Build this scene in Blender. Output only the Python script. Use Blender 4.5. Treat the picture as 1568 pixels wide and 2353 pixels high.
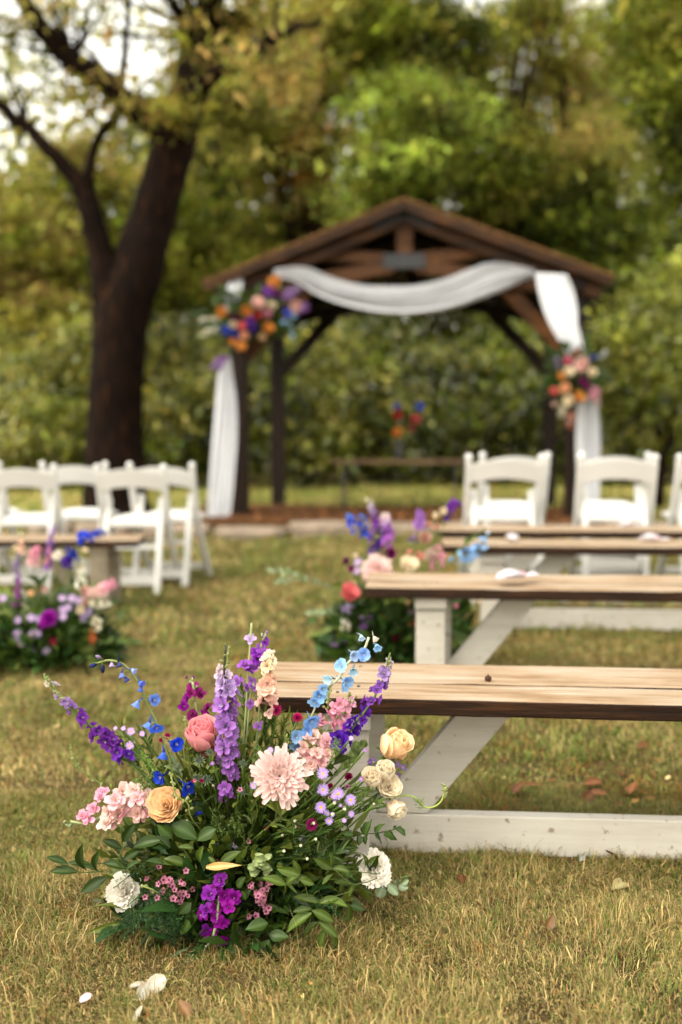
import bpy, bmesh, math, random
import numpy as np
from mathutils import Vector, Matrix, Quaternion

for _o in list(bpy.data.objects):
    bpy.data.objects.remove(_o)
S = bpy.context.scene
COL = S.collection
R = math.radians

# ---------------------------------------------------------------- camera
CAM_H = 1.0
F, CX, CY, HOR = 2288.0, 784.0, 1176.5, 1003.0     # focal length and centre in 1568 x 2353 units (35 mm lens)
PITCH = math.atan((CY - HOR) / F)
cam_d = bpy.data.cameras.new('camera')
cam = bpy.data.objects.new('camera', cam_d)
COL.objects.link(cam)
cam.location = (0, 0, CAM_H)
cam.rotation_euler = (math.pi / 2 - PITCH, 0, 0)
cam_d.sensor_fit = 'VERTICAL'
cam_d.sensor_height = 36.0
cam_d.sensor_width = 24.0
cam_d.lens = 36.0 * F / 2353.0
cam_d.clip_start = 0.05
cam_d.clip_end = 900
cam_d.dof.use_dof = True
cam_d.dof.focus_distance = 1.99
cam_d.dof.aperture_fstop = 1.55
S.camera = cam

# ---------------------------------------------------------------- sky, sun, exposure
SUN_EL, SUN_AZ = R(56), R(228)      # azimuth measured clockwise from +Y (the view direction)
w = bpy.data.worlds.new('World')
S.world = w
w.use_nodes = True
nt = w.node_tree
for n in list(nt.nodes):
    nt.nodes.remove(n)
sky = nt.nodes.new('ShaderNodeTexSky')
sky.sky_type = 'NISHITA'
sky.sun_disc = False
sky.sun_elevation = SUN_EL
sky.sun_rotation = SUN_AZ
sky.air_density = 2.0
sky.dust_density = 1.0
sky.ozone_density = 1.0
hs = nt.nodes.new('ShaderNodeHueSaturation')
hs.inputs['Saturation'].default_value = 0.22          # a thin white overcast
mx = nt.nodes.new('ShaderNodeMix')
mx.data_type = 'RGBA'
mx.blend_type = 'MULTIPLY'
mx.inputs['Factor'].default_value = 1.0
mx.inputs['B'].default_value = (1.0, 0.935, 0.825, 1)
bg = nt.nodes.new('ShaderNodeBackground')
bg.inputs['Strength'].default_value = 0.15
wo = nt.nodes.new('ShaderNodeOutputWorld')
nt.links.new(sky.outputs[0], hs.inputs['Color'])
nt.links.new(hs.outputs[0], mx.inputs['A'])
nt.links.new(mx.outputs['Result'], bg.inputs['Color'])
nt.links.new(bg.outputs[0], wo.inputs['Surface'])
sl = bpy.data.lights.new('sun', 'SUN')
sl.energy = 1.0
sl.angle = R(30)
sl.color = (1.0, 0.92, 0.78)
sun = bpy.data.objects.new('sun', sl)
COL.objects.link(sun)
sdir = Vector((math.sin(SUN_AZ) * math.cos(SUN_EL), math.cos(SUN_AZ) * math.cos(SUN_EL), math.sin(SUN_EL)))
sun.rotation_euler = sdir.to_track_quat('Z', 'Y').to_euler()
S.view_settings.view_transform = 'Standard'
S.view_settings.look = 'None'
S.view_settings.gamma = 1
S.view_settings.use_curve_mapping = False
S.view_settings.exposure = 1.88
S.render.engine = 'CYCLES'
S.cycles.use_denoising = True
try:
    S.cycles.denoiser = 'OPENIMAGEDENOISE'
    S.cycles.denoising_input_passes = 'RGB_ALBEDO_NORMAL'
except Exception:
    pass
S.cycles.use_adaptive_sampling = True
S.cycles.adaptive_threshold = 0.03
S.cycles.max_bounces = 6
S.cycles.diffuse_bounces = 3
S.cycles.glossy_bounces = 2
S.cycles.transmission_bounces = 4
S.cycles.transparent_max_bounces = 6
S.cycles.caustics_reflective = False
S.cycles.caustics_refractive = False
S.cycles.sample_clamp_indirect = 6

# ---------------------------------------------------------------- helpers
_c, _s = math.cos(PITCH), math.sin(PITCH)


def P(u, v, d):
    """world point seen at (u, v) whose distance along +Y is d"""
    x, y = (u - CX) / F, -(v - CY) / F
    r = Vector((x, _c + y * _s, -_s + y * _c))
    k = d / r.y
    return Vector((r.x * k, d, CAM_H + r.z * k))


def sstep(a, b, x):
    t = np.clip((np.asarray(x, float) - a) / (b - a), 0, 1)
    return t * t * (3 - 2 * t)


def gz(x, y):
    """height of the lawn"""
    return 0.08 * sstep(2.2, 4.2, y) * sstep(-1.0, 0.4, x) + 0.03 * sstep(5.5, 8.5, y) * (1 - sstep(-1.0, 0.4, x))


def GZ(x, y):
    return float(gz(x, y))


def ground_at(u, v):
    d = F * CAM_H / max(v - HOR, 5)
    for _ in range(12):
        p = P(u, v, d)
        d *= (CAM_H - GZ(p.x, p.y)) / max(CAM_H - p.z, 1e-3)
    p = P(u, v, d)
    return Vector((p.x, p.y, GZ(p.x, p.y)))


def tag(o, label=None, cat=None, group=None, kind=None):
    if label:
        o['label'] = label
    if cat:
        o['category'] = cat
    if group:
        o['group'] = group
    if kind:
        o['kind'] = kind
    return o


def empty(name, loc=(0, 0, 0), rz=0.0, parent=None):
    o = bpy.data.objects.new(name, None)
    o.empty_display_size = 0.1
    COL.objects.link(o)
    o.location = loc
    o.rotation_euler = (0, 0, rz)
    o.parent = parent
    return o


def put(name, me, parent=None, loc=(0, 0, 0), rot=None, sc=None):
    o = bpy.data.objects.new(name, me)
    COL.objects.link(o)
    o.parent = parent
    o.location = loc
    if rot is not None:
        o.rotation_mode = 'QUATERNION'
        o.rotation_quaternion = rot
    if sc is not None:
        o.scale = (sc, sc, sc) if isinstance(sc, (int, float)) else sc
    return o


def copy_tree(o, parent=None):
    c = o.copy()
    COL.objects.link(c)
    c.parent = parent
    for ch in o.children:
        copy_tree(ch, c)
    return c


def np_mesh(name, V, Fq, mat, C=None, smooth=True):
    """mesh from a vertex array and a list of face arrays (n x 3 or n x 4), optional vertex colours"""
    me = bpy.data.meshes.new(name)
    V = np.asarray(V, np.float32)
    if not isinstance(Fq, list):
        Fq = [Fq]
    Fq = [np.asarray(f, np.int32) for f in Fq if len(f)]
    nl = sum(f.size for f in Fq)
    nf = sum(len(f) for f in Fq)
    me.vertices.add(len(V))
    me.vertices.foreach_set('co', V.ravel())
    me.loops.add(nl)
    me.loops.foreach_set('vertex_index', np.concatenate([f.ravel() for f in Fq]))
    me.polygons.add(nf)
    tot = np.concatenate([np.full(len(f), f.shape[1], np.int32) for f in Fq])
    me.polygons.foreach_set('loop_start', np.concatenate([[0], np.cumsum(tot)[:-1]]).astype(np.int32))
    me.polygons.foreach_set('use_smooth', np.full(nf, smooth))
    if C is not None:
        a = me.color_attributes.new('Col', 'FLOAT_COLOR', 'POINT')
        C = np.asarray(C, np.float32)
        if C.shape[1] == 3:
            C = np.concatenate([C, np.ones((len(C), 1), np.float32)], 1)
        a.data.foreach_set('color', C.ravel())
    me.update(calc_edges=True)
    me.validate()
    if mat is not None:
        me.materials.append(mat)
    return me


class MB:
    """collects vertices, faces and vertex colours of one mesh"""

    def __init__(s):
        s.v, s.f3, s.f4, s.c, s.n = [], [], [], [], 0

    def add(s, V, F4=None, F3=None, C=None):
        V = np.asarray(V, float).reshape(-1, 3)
        if F4 is not None and len(F4):
            s.f4.append(np.asarray(F4, int) + s.n)
        if F3 is not None and len(F3):
            s.f3.append(np.asarray(F3, int) + s.n)
        s.v.append(V)
        if C is None:
            C = (1, 1, 1)
        C = np.asarray(C, float)
        if C.ndim == 1:
            C = np.tile(C, (len(V), 1))
        s.c.append(C)
        s.n += len(V)
        return s

    def box(s, c, h, M=None, C=None):
        c, h = np.asarray(c, float), np.asarray(h, float)
        q = np.array([[-1, -1, -1], [1, -1, -1], [1, 1, -1], [-1, 1, -1], [-1, -1, 1], [1, -1, 1], [1, 1, 1], [-1, 1, 1]], float) * h
        if M is not None:
            q = q @ np.array(M.to_3x3()).T
        f = [[0, 3, 2, 1], [4, 5, 6, 7], [0, 1, 5, 4], [1, 2, 6, 5], [2, 3, 7, 6], [3, 0, 4, 7]]
        return s.add(q + c, f, None, C)

    def bar(s, a, b, w, h, up=(0, 0, 1), C=None):
        """box beam from a to b, w across, h along the up side"""
        a, b = Vector(a), Vector(b)
        z = (b - a).normalized()
        x = z.cross(Vector(up)).normalized()
        y = x.cross(z).normalized()
        M = Matrix((x, y, z)).transposed()
        return s.box((a + b) / 2, (w / 2, h / 2, (b - a).length / 2), M, C)

    def tube(s, pts, rad, n=6, C=None, cap=True):
        pts = [Vector(p) for p in pts]
        m = len(pts)
        if not hasattr(rad, '__len__'):
            rad = [rad] * m
        V = []
        pr = None
        for i, p in enumerate(pts):
            t = (pts[min(i + 1, m - 1)] - pts[max(i - 1, 0)])
            t = t.normalized() if t.length > 1e-9 else Vector((0, 0, 1))
            if pr is None:
                x = t.orthogonal().normalized()
            else:
                x = (pr - t * pr.dot(t))
                x = x.normalized() if x.length > 1e-6 else t.orthogonal().normalized()
            pr = x
            y = t.cross(x)
            for k in range(n):
                a = 2 * math.pi * k / n
                V.append(p + (x * math.cos(a) + y * math.sin(a)) * rad[i])
        f4 = [[i * n + k, i * n + (k + 1) % n, (i + 1) * n + (k + 1) % n, (i + 1) * n + k] for i in range(m - 1) for k in range(n)]
        f3 = []
        if cap:
            V += [pts[0], pts[-1]]
            a, b = m * n, m * n + 1
            f3 = [[a, (k + 1) % n, k] for k in range(n)] + [[b, (m - 1) * n + k, (m - 1) * n + (k + 1) % n] for k in range(n)]
        if C is not None and np.ndim(C) == 2:
            C = np.repeat(np.asarray(C, float), n, 0)
            if cap:
                C = np.concatenate([C, C[:1], C[-1:]])
        return s.add([tuple(q) for q in V], f4, f3, C)

    def lathe(s, prof, n=10, M=None, C=None):
        """prof: (r, z) pairs"""
        V = []
        for r, z in prof:
            for k in range(n):
                a = 2 * math.pi * k / n
                V.append((r * math.cos(a), r * math.sin(a), z))
        V = np.array(V)
        if M is not None:
            V = V @ np.array(M.to_3x3()).T + np.array(M.translation)
        m = len(prof)
        f4 = [[i * n + k, i * n + (k + 1) % n, (i + 1) * n + (k + 1) % n, (i + 1) * n + k] for i in range(m - 1) for k in range(n)]
        return s.add(V, f4, None, C)

    def mesh(s, name, mat, smooth=False, col=False):
        fs = []
        if s.f4:
            fs.append(np.concatenate(s.f4))
        if s.f3:
            fs.append(np.concatenate(s.f3))
        return np_mesh(name, np.concatenate(s.v), fs, mat, np.concatenate(s.c) if col else None, smooth)

    def build(s, name, mat, parent=None, loc=(0, 0, 0), smooth=False, col=False, bevel=0.0):
        o = put(name, s.mesh(name, mat, smooth, col), parent, loc)
        if bevel:
            b = o.modifiers.new('bevel', 'BEVEL')
            b.width = bevel
            b.segments = 2
            b.limit_method = 'ANGLE'
        return o


def spline(pts, n):
    """Catmull-Rom through pts, n samples"""
    p = np.array([tuple(q) for q in pts], float)
    if len(p) == 2:
        t = np.linspace(0, 1, n)[:, None]
        return p[0] * (1 - t) + p[1] * t
    e = np.concatenate([[2 * p[0] - p[1]], p, [2 * p[-1] - p[-2]]])
    out = []
    for x in np.linspace(0, len(p) - 1, n):
        i = min(int(x), len(p) - 2)
        t = x - i
        a, b, c, d = e[i:i + 4]
        out.append(.5 * ((2 * b) + (c - a) * t + (2 * a - 5 * b + 4 * c - d) * t * t + (3 * b - a - 3 * c + d) * t ** 3))
    return np.array(out)


# ---------------------------------------------------------------- materials
MATS = {}


def mat(name, build):
    if name in MATS:
        return MATS[name]
    m = bpy.data.materials.new(name)
    m.use_nodes = True
    t = m.node_tree
    for n in list(t.nodes):
        t.nodes.remove(n)
    out = t.nodes.new('ShaderNodeOutputMaterial')
    N = lambda k, **a: _node(t, k, **a)
    L = t.links.new
    L(build(t, N, L), out.inputs['Surface'])
    MATS[name] = m
    return m


def _node(t, k, **a):
    n = t.nodes.new('ShaderNode' + k)
    for q, val in a.items():
        if q in n.inputs:
            n.inputs[q].default_value = val
        else:
            setattr(n, q, val)
    return n


def ramp(N, stops):
    r = N('ValToRGB')
    e = r.color_ramp.elements
    while len(e) < len(stops):
        e.new(0.5)
    for k, (p, c) in enumerate(stops):
        e[k].position = p
        e[k].color = (*c, 1)
    return r


def coords(N, L, scale, kind='Object'):
    tc = N('TexCoord')
    mp = N('Mapping')
    mp.inputs['Scale'].default_value = scale
    L(tc.outputs[kind], mp.inputs['Vector'])
    return mp.outputs[0]


def bump(N, L, h, strength, dist=0.01):
    b = N('Bump')
    b.inputs['Strength'].default_value = strength
    b.inputs['Distance'].default_value = dist
    L(h, b.inputs['Height'])
    return b.outputs[0]


def leafy(rough, trans, spec=0.4, vary=0.15, tex=4.0, blotch=.12):
    """vertex-coloured thin plant tissue that lets light through"""
    def f(t, N, L):
        a = N('VertexColor', layer_name='Col')
        oi = N('ObjectInfo')
        mr = N('MapRange')
        mr.inputs['To Min'].default_value = 1 - vary
        mr.inputs['To Max'].default_value = 1 + vary
        L(oi.outputs['Random'], mr.inputs['Value'])
        hsv = N('HueSaturation')
        L(a.outputs['Color'], hsv.inputs['Color'])
        nz = N('TexNoise', Scale=tex, Detail=4.0, Roughness=.6)
        L(coords(N, L, (1, 1, 1)), nz.inputs['Vector'])
        nr = N('MapRange')
        nr.inputs['From Min'].default_value = .3
        nr.inputs['From Max'].default_value = .7
        nr.inputs['To Min'].default_value = 1 - blotch
        nr.inputs['To Max'].default_value = 1 + blotch * .6
        L(nz.outputs[0], nr.inputs['Value'])
        mm = N('Math', operation='MULTIPLY')
        L(mr.outputs[0], mm.inputs[0])
        L(nr.outputs[0], mm.inputs[1])
        L(mm.outputs[0], hsv.inputs['Value'])
        p = N('BsdfPrincipled', Roughness=rough)
        p.inputs['Specular IOR Level'].default_value = spec
        L(hsv.outputs[0], p.inputs['Base Color'])
        tr = N('BsdfTranslucent')
        L(hsv.outputs[0], tr.inputs['Color'])
        m = N('MixShader')
        m.inputs[0].default_value = trans
        L(p.outputs[0], m.inputs[1])
        L(tr.outputs[0], m.inputs[2])
        return m.outputs[0]
    return f


M_GRASS = mat('grass_blade', leafy(0.65, 0.25, 0.25, 0))
M_TREELEAF = mat('tree_leaf', leafy(0.55, 0.45, 0.15, 0.08))
M_LAUREL = mat('laurel_leaf', leafy(0.27, 0.32, 0.6, 0.08))
M_LEAF = mat('florist_leaf', leafy(0.42, 0.25, 0.25, 0.22))
M_PETAL = mat('petal', leafy(0.6, 0.42, 0.2, 0.07))
M_STEM = mat('stem', leafy(0.5, 0.1, 0.4, 0.1))


def _paint(t, N, L):
    c = coords(N, L, (1, 1, 1))
    n1 = N('TexNoise', Scale=5.0, Detail=6.0)
    n2 = N('TexNoise', Scale=46.0, Detail=3.0)
    n3 = N('TexNoise', Scale=260.0, Detail=2.0)
    for n in (n1, n2, n3):
        L(c, n.inputs['Vector'])
    ng = N('TexNoise', Scale=1.0, Detail=7.0, Roughness=.7)
    L(coords(N, L, (3, 46, 46)), ng.inputs['Vector'])
    av = N('Math', operation='ADD')
    hv = N('Math', operation='MULTIPLY')
    hv.inputs[1].default_value = .5
    L(n1.outputs[0], av.inputs[0])
    L(ng.outputs[0], av.inputs[1])
    L(av.outputs[0], hv.inputs[0])
    r1 = ramp(N, [(.32, (.31, .28, .23)), (.46, (.40, .37, .315)), (.62, (.46, .435, .38))])
    L(hv.outputs[0], r1.inputs[0])
    r2 = ramp(N, [(.29, (.4, .32, .24)), (.35, (1, 1, 1))])
    L(n2.outputs[0], r2.inputs[0])
    m = N('Mix', data_type='RGBA', blend_type='MULTIPLY')
    m.inputs['Factor'].default_value = .8
    L(r1.outputs[0], m.inputs['A'])
    L(r2.outputs[0], m.inputs['B'])
    p = N('BsdfPrincipled', Roughness=.6)
    L(m.outputs['Result'], p.inputs['Base Color'])
    L(bump(N, L, n3.outputs[0], .25, .002), p.inputs['Normal'])
    return p.outputs[0]


M_PAINT = mat('weathered_white_paint', _paint)


def wood(stops, scale, rough=.6, bs=.4, spots=None, spec=.18, patch=None):
    def f(t, N, L):
        c = coords(N, L, scale)
        n1 = N('TexNoise', Scale=1.0, Detail=8.0, Roughness=.65, Distortion=.6)
        n2 = N('TexNoise', Scale=7.0, Detail=5.0, Roughness=.7)
        L(c, n1.inputs['Vector'])
        L(c, n2.inputs['Vector'])
        ad = N('Math', operation='ADD')
        mu = N('Math', operation='MULTIPLY')
        mu.inputs[1].default_value = .35
        L(n2.outputs[0], mu.inputs[0])
        L(n1.outputs[0], ad.inputs[0])
        L(mu.outputs[0], ad.inputs[1])
        sb = N('Math', operation='SUBTRACT')
        sb.inputs[1].default_value = .17
        L(ad.outputs[0], sb.inputs[0])
        r = ramp(N, stops)
        L(sb.outputs[0], r.inputs[0])
        col = r.outputs[0]
        if spots:
            c2 = coords(N, L, spots)
            n3 = N('TexNoise', Scale=1.0, Detail=4.0)
            L(c2, n3.inputs['Vector'])
            r3 = ramp(N, [(.24, (.25, .2, .16)), (.33, (1, 1, 1))])
            L(n3.outputs[0], r3.inputs[0])
            m = N('Mix', data_type='RGBA', blend_type='MULTIPLY')
            m.inputs['Factor'].default_value = .85
            L(col, m.inputs['A'])
            L(r3.outputs[0], m.inputs['B'])
            col = m.outputs['Result']
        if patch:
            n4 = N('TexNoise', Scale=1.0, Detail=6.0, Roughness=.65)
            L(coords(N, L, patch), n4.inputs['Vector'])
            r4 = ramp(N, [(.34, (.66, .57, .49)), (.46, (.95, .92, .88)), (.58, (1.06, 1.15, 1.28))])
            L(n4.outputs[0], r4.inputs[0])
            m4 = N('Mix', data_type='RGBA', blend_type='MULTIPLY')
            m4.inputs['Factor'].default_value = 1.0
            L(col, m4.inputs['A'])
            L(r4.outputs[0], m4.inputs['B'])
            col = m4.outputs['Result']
        p = N('BsdfPrincipled', Roughness=rough)
        p.inputs['Specular IOR Level'].default_value = spec
        L(col, p.inputs['Base Color'])
        L(bump(N, L, ad.outputs[0], bs, .004), p.inputs['Normal'])
        return p.outputs[0]
    return f


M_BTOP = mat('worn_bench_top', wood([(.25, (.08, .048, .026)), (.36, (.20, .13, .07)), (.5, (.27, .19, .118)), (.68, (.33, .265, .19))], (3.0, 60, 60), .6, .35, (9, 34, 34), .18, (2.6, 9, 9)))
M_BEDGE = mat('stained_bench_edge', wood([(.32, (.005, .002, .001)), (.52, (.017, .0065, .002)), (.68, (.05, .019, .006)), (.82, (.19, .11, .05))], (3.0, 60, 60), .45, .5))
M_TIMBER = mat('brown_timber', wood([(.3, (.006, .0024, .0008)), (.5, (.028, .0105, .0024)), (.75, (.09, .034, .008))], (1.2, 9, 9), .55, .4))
M_LITTRUSS = mat('lit_truss_timber', wood([(.3, (.015, .0055, .0012)), (.5, (.07, .026, .0055)), (.75, (.155, .06, .013))], (1.2, 9, 9), .55, .4))  # lighter copy of the timber, warm light on the front truss painted in
M_DARKTIMBER = mat('dark_timber', wood([(.3, (.004, .002, .001)), (.6, (.012, .005, .002)), (.8, (.028, .012, .004))], (6, 6, 1.0), .6, .4))  # deep tone also stands for the shade on the rear truss
M_TABLE = mat('rustic_table_wood', wood([(.3, (.06, .033, .016)), (.7, (.18, .11, .06))], (2, 12, 12), .6, .4))


def simple(col, rough=.5, spec=.5, metal=0.0, ns=0, nb=0.0, var=.25, trans=0.0):
    def f(t, N, L):
        p = N('BsdfPrincipled', Roughness=rough, Metallic=metal)
        p.inputs['Specular IOR Level'].default_value = spec
        n = N('TexNoise', Scale=float(ns or 8), Detail=5.0)
        L(coords(N, L, (1, 1, 1)), n.inputs['Vector'])
        r = ramp(N, [(.3, tuple(x * (1 - var) for x in col)), (.7, tuple(min(1, x * (1 + var)) for x in col))])
        L(n.outputs[0], r.inputs[0])
        L(r.outputs[0], p.inputs['Base Color'])
        if nb:
            L(bump(N, L, n.outputs[0], nb, .01), p.inputs['Normal'])
        if trans:
            tr = N('BsdfTranslucent')
            L(r.outputs[0], tr.inputs['Color'])
            m = N('MixShader')
            m.inputs[0].default_value = trans
            L(p.outputs[0], m.inputs[1])
            L(tr.outputs[0], m.inputs[2])
            return m.outputs[0]
        return p.outputs[0]
    return f


M_RESIN = mat('white_resin', simple((.50, .49, .465), .32, .5, 0, 3, 0, .03))
M_VINYL = mat('white_seat_pad', simple((.66, .65, .62), .42, .5, 0, 3, 0, .03))
M_STEEL = mat('chair_bolt', simple((.5, .5, .48), .35, .5, 1.0))
M_CLOTH = mat('white_chiffon', simple((.64, .65, .68), .8, .1, 0, 6, 0, .04, .25))
M_TULLE = mat('white_tulle', simple((.56, .52, .55), .7, .2, 0, 30, 0, .12, .3))
M_PLATE = mat('black_steel_plate', simple((.022, .022, .024), .5, .5, .4, 30, .1))
M_SHINGLE = mat('brown_shingle', simple((.115, .062, .026), .9, .05, 0, 14, .4, .4))
M_STONE = mat('tan_flagstone', simple((.19, .145, .105), .8, .3, 0, 5, .6, .3))
M_TANGREY = mat('tan_grey_bench', simple((.20, .165, .115), .8, .2, 0, 12, .2, .25))  # darker tan grey tone for the frame of the left bench
M_POT = mat('dark_green_tray', simple((.012, .02, .01), .6, .3))
M_MULCH = mat('brown_mulch', simple((.075, .033, .011), .9, .1, 0, 40, 1.0, .6))
M_DRY = mat('dry_leaf', leafy(.6, .25, .3, .2))


def _bark(t, N, L):
    c = coords(N, L, (9, 9, 1.6))
    v = N('TexVoronoi', Scale=1.4, feature='DISTANCE_TO_EDGE')
    n = N('TexNoise', Scale=2.5, Detail=8.0, Roughness=.7)
    L(c, n.inputs['Vector'])
    L(c, v.inputs['Vector'])
    mu = N('Math', operation='MULTIPLY')
    L(v.outputs['Distance'], mu.inputs[0])
    L(n.outputs[0], mu.inputs[1])
    lo = N('TexNoise', Scale=.5, Detail=3.0)
    L(c, lo.inputs['Vector'])
    ml = N('Math', operation='MULTIPLY')
    ad = N('Math', operation='MULTIPLY')
    ad.inputs[1].default_value = 1.9
    L(lo.outputs[0], ad.inputs[0])
    L(mu.outputs[0], ml.inputs[0])
    L(ad.outputs[0], ml.inputs[1])
    r = ramp(N, [(.0, (.003, .0013, .0006)), (.18, (.016, .0065, .0022)), (.36, (.065, .027, .009)), (.62, (.125, .066, .028))])
    L(ml.outputs[0], r.inputs[0])
    p = N('BsdfPrincipled', Roughness=.85)
    p.inputs['Specular IOR Level'].default_value = .08
    L(r.outputs[0], p.inputs['Base Color'])
    L(bump(N, L, mu.outputs[0], 1.0, .06), p.inputs['Normal'])
    return p.outputs[0]


M_BARK = mat('tree_bark', _bark)


def _ground(t, N, L):
    c = coords(N, L, (1, 1, 1))
    n1 = N('TexNoise', Scale=1.1, Detail=5.0)
    n2 = N('TexNoise', Scale=60.0, Detail=6.0, Roughness=.7)
    for n in (n1, n2):
        L(c, n.inputs['Vector'])
    ad = N('Math', operation='ADD')
    L(n1.outputs[0], ad.inputs[0])
    L(n2.outputs[0], ad.inputs[1])
    hf = N('Math', operation='MULTIPLY')
    hf.inputs[1].default_value = .5
    L(ad.outputs[0], hf.inputs[0])
    r = ramp(N, [(.34, (.022, .014, .006)), (.47, (.06, .04, .015)), (.56, (.11, .08, .03)), (.68, (.17, .13, .055))])
    L(hf.outputs[0], r.inputs[0])
    p = N('BsdfPrincipled', Roughness=.9)
    p.inputs['Specular IOR Level'].default_value = .1
    L(r.outputs[0], p.inputs['Base Color'])
    L(bump(N, L, n2.outputs[0], .8, .02), p.inputs['Normal'])
    return p.outputs[0]


M_GROUND = mat('thatch_soil', _ground)
# ================================================================ ground
def vnoise(x, y, seed=0):
    """smooth 2-D value noise in 0..1"""
    rs = np.random.RandomState(seed)
    T = rs.rand(64, 64)
    xi, yi = np.floor(x).astype(int), np.floor(y).astype(int)
    fx, fy = x - xi, y - yi
    fx, fy = fx * fx * (3 - 2 * fx), fy * fy * (3 - 2 * fy)
    g = lambda a, b: T[a % 64, b % 64]
    return (g(xi, yi) * (1 - fx) + g(xi + 1, yi) * fx) * (1 - fy) + (g(xi, yi + 1) * (1 - fx) + g(xi + 1, yi + 1) * fx) * fy


def build_ground():
    xs = np.unique(np.concatenate([np.linspace(-6, 6, 61), [-300, -120, -60, -30, -15, -9, 9, 15, 30, 60, 120, 300]]))
    ys = np.unique(np.concatenate([np.linspace(0, 12, 61), [-120, -50, -20, -8, -3, 14, 17, 20, 25, 32, 45, 70, 120, 250, 600]]))
    X, Y = np.meshgrid(xs, ys)
    V = np.stack([X, Y, gz(X, Y)], -1).reshape(-1, 3)
    nx, ny = len(xs), len(ys)
    i = np.arange(ny - 1)[:, None] * nx + np.arange(nx - 1)[None]
    Fq = np.stack([i, i + 1, i + nx + 1, i + nx], -1).reshape(-1, 4)
    tag(put('ground', np_mesh('ground', V, Fq, M_GROUND)), kind='structure')


build_ground()

G_STRAW, G_TAN, G_OLIVE, G_GREEN, G_RUST = [np.array(c) for c in ((.43, .325, .135), (.27, .195, .072), (.165, .165, .042), (.10, .14, .019), (.24, .09, .013))]


def grass_blades(n, y0, y1, margin, ln, wd, rs, lift=0.0):
    """one tuft-like sheet of bent blades inside the wedge the camera looks at; returns vertices, faces, colours"""
    u = rs.rand(n)
    y = np.sqrt(y0 * y0 + u * (y1 * y1 - y0 * y0))
    x = (rs.rand(n) * 2 - 1) * (.36 * y + margin)
    keep = rs.rand(n) < .35 + .65 * sstep(.22, .42, .5 * vnoise(x * 6, y * 6, 21) + .5 * vnoise(x * 17, y * 17, 22))     # thin and bare spots
    x, y = x[keep], y[keep]
    n = len(x)
    # flow field: the mown grass lies over in drifting directions
    fl = (vnoise(x * 3.1 + 7, y * 3.1, 3) + .5 * vnoise(x * 9, y * 9 + 4, 4)) * 5.0
    az = fl + rs.normal(0, 1.5, n)
    tilt = np.clip(rs.normal(1.0, .42, n), .02, 1.55)
    L = ln * np.exp(rs.normal(0, .35, n)) * (.5 + 1.0 * vnoise(x * 9, y * 9, 8))
    W = wd * np.exp(rs.normal(0, .25, n))
    dx, dy = np.cos(az), np.sin(az)
    base = np.stack([x, y, gz(x, y) - .003], 1)
    d1 = np.stack([dx * np.sin(tilt * .55), dy * np.sin(tilt * .55), np.cos(tilt * .55)], 1)
    t2 = tilt * 1.5
    d2 = np.stack([dx * np.sin(t2), dy * np.sin(t2), np.cos(t2)], 1)
    sa = az + math.pi / 2 + rs.normal(0, .5, n)
    sd = np.stack([np.cos(sa), np.sin(sa), np.zeros(n)], 1) * (W / 2)[:, None]
    mid = base + d1 * (L * .5)[:, None]
    tip = mid + d2 * (L * .5)[:, None]
    tip[:, 2] = np.maximum(tip[:, 2], base[:, 2] + .004)
    V = np.stack([base - sd, base + sd, mid - sd * .85, mid + sd * .85, tip], 1).reshape(-1, 3)
    o = np.arange(n)[:, None] * 5
    F4 = o + np.array([[0, 1, 3, 2]])
    F3 = o + np.array([[2, 3, 4]])
    # colours: dry straw over olive, with rusty and green patches
    pg = sstep(.42, .72, .6 * vnoise(x * 1.7, y * 1.7 + 3, 11) + .4 * vnoise(x * 5, y * 5, 12))
    pr = sstep(.55, .8, .5 * vnoise(x * 2.3 + 9, y * 2.3, 13) + .5 * vnoise(x * 7, y * 7, 14))
    far = sstep(3.5, 7.5, y)
    green_p = .34 + .36 * pg + .16 * far
    rust_p = .08 + .36 * pr * (1 - .75 * far)
    q = rs.rand(n)
    C = np.empty((n, 3))
    straw = rs.rand(n)
    C[:] = G_TAN + (G_STRAW - G_TAN) * straw[:, None]
    k = q < green_p
    mixg = rs.rand(n)[:, None]
    C[k] = (G_OLIVE + (G_GREEN - G_OLIVE) * mixg)[k]
    k = q > 1 - rust_p
    C[k] = (G_RUST + (G_TAN - G_RUST) * mixg * .6)[k]
    C *= np.exp(rs.normal(0, .34, n))[:, None]
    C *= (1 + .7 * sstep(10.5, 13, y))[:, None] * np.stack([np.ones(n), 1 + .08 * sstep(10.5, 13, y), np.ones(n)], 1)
    Cv = np.repeat(C[:, None], 5, 1)
    return V, F4, F3, Cv.reshape(-1, 3)


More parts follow.
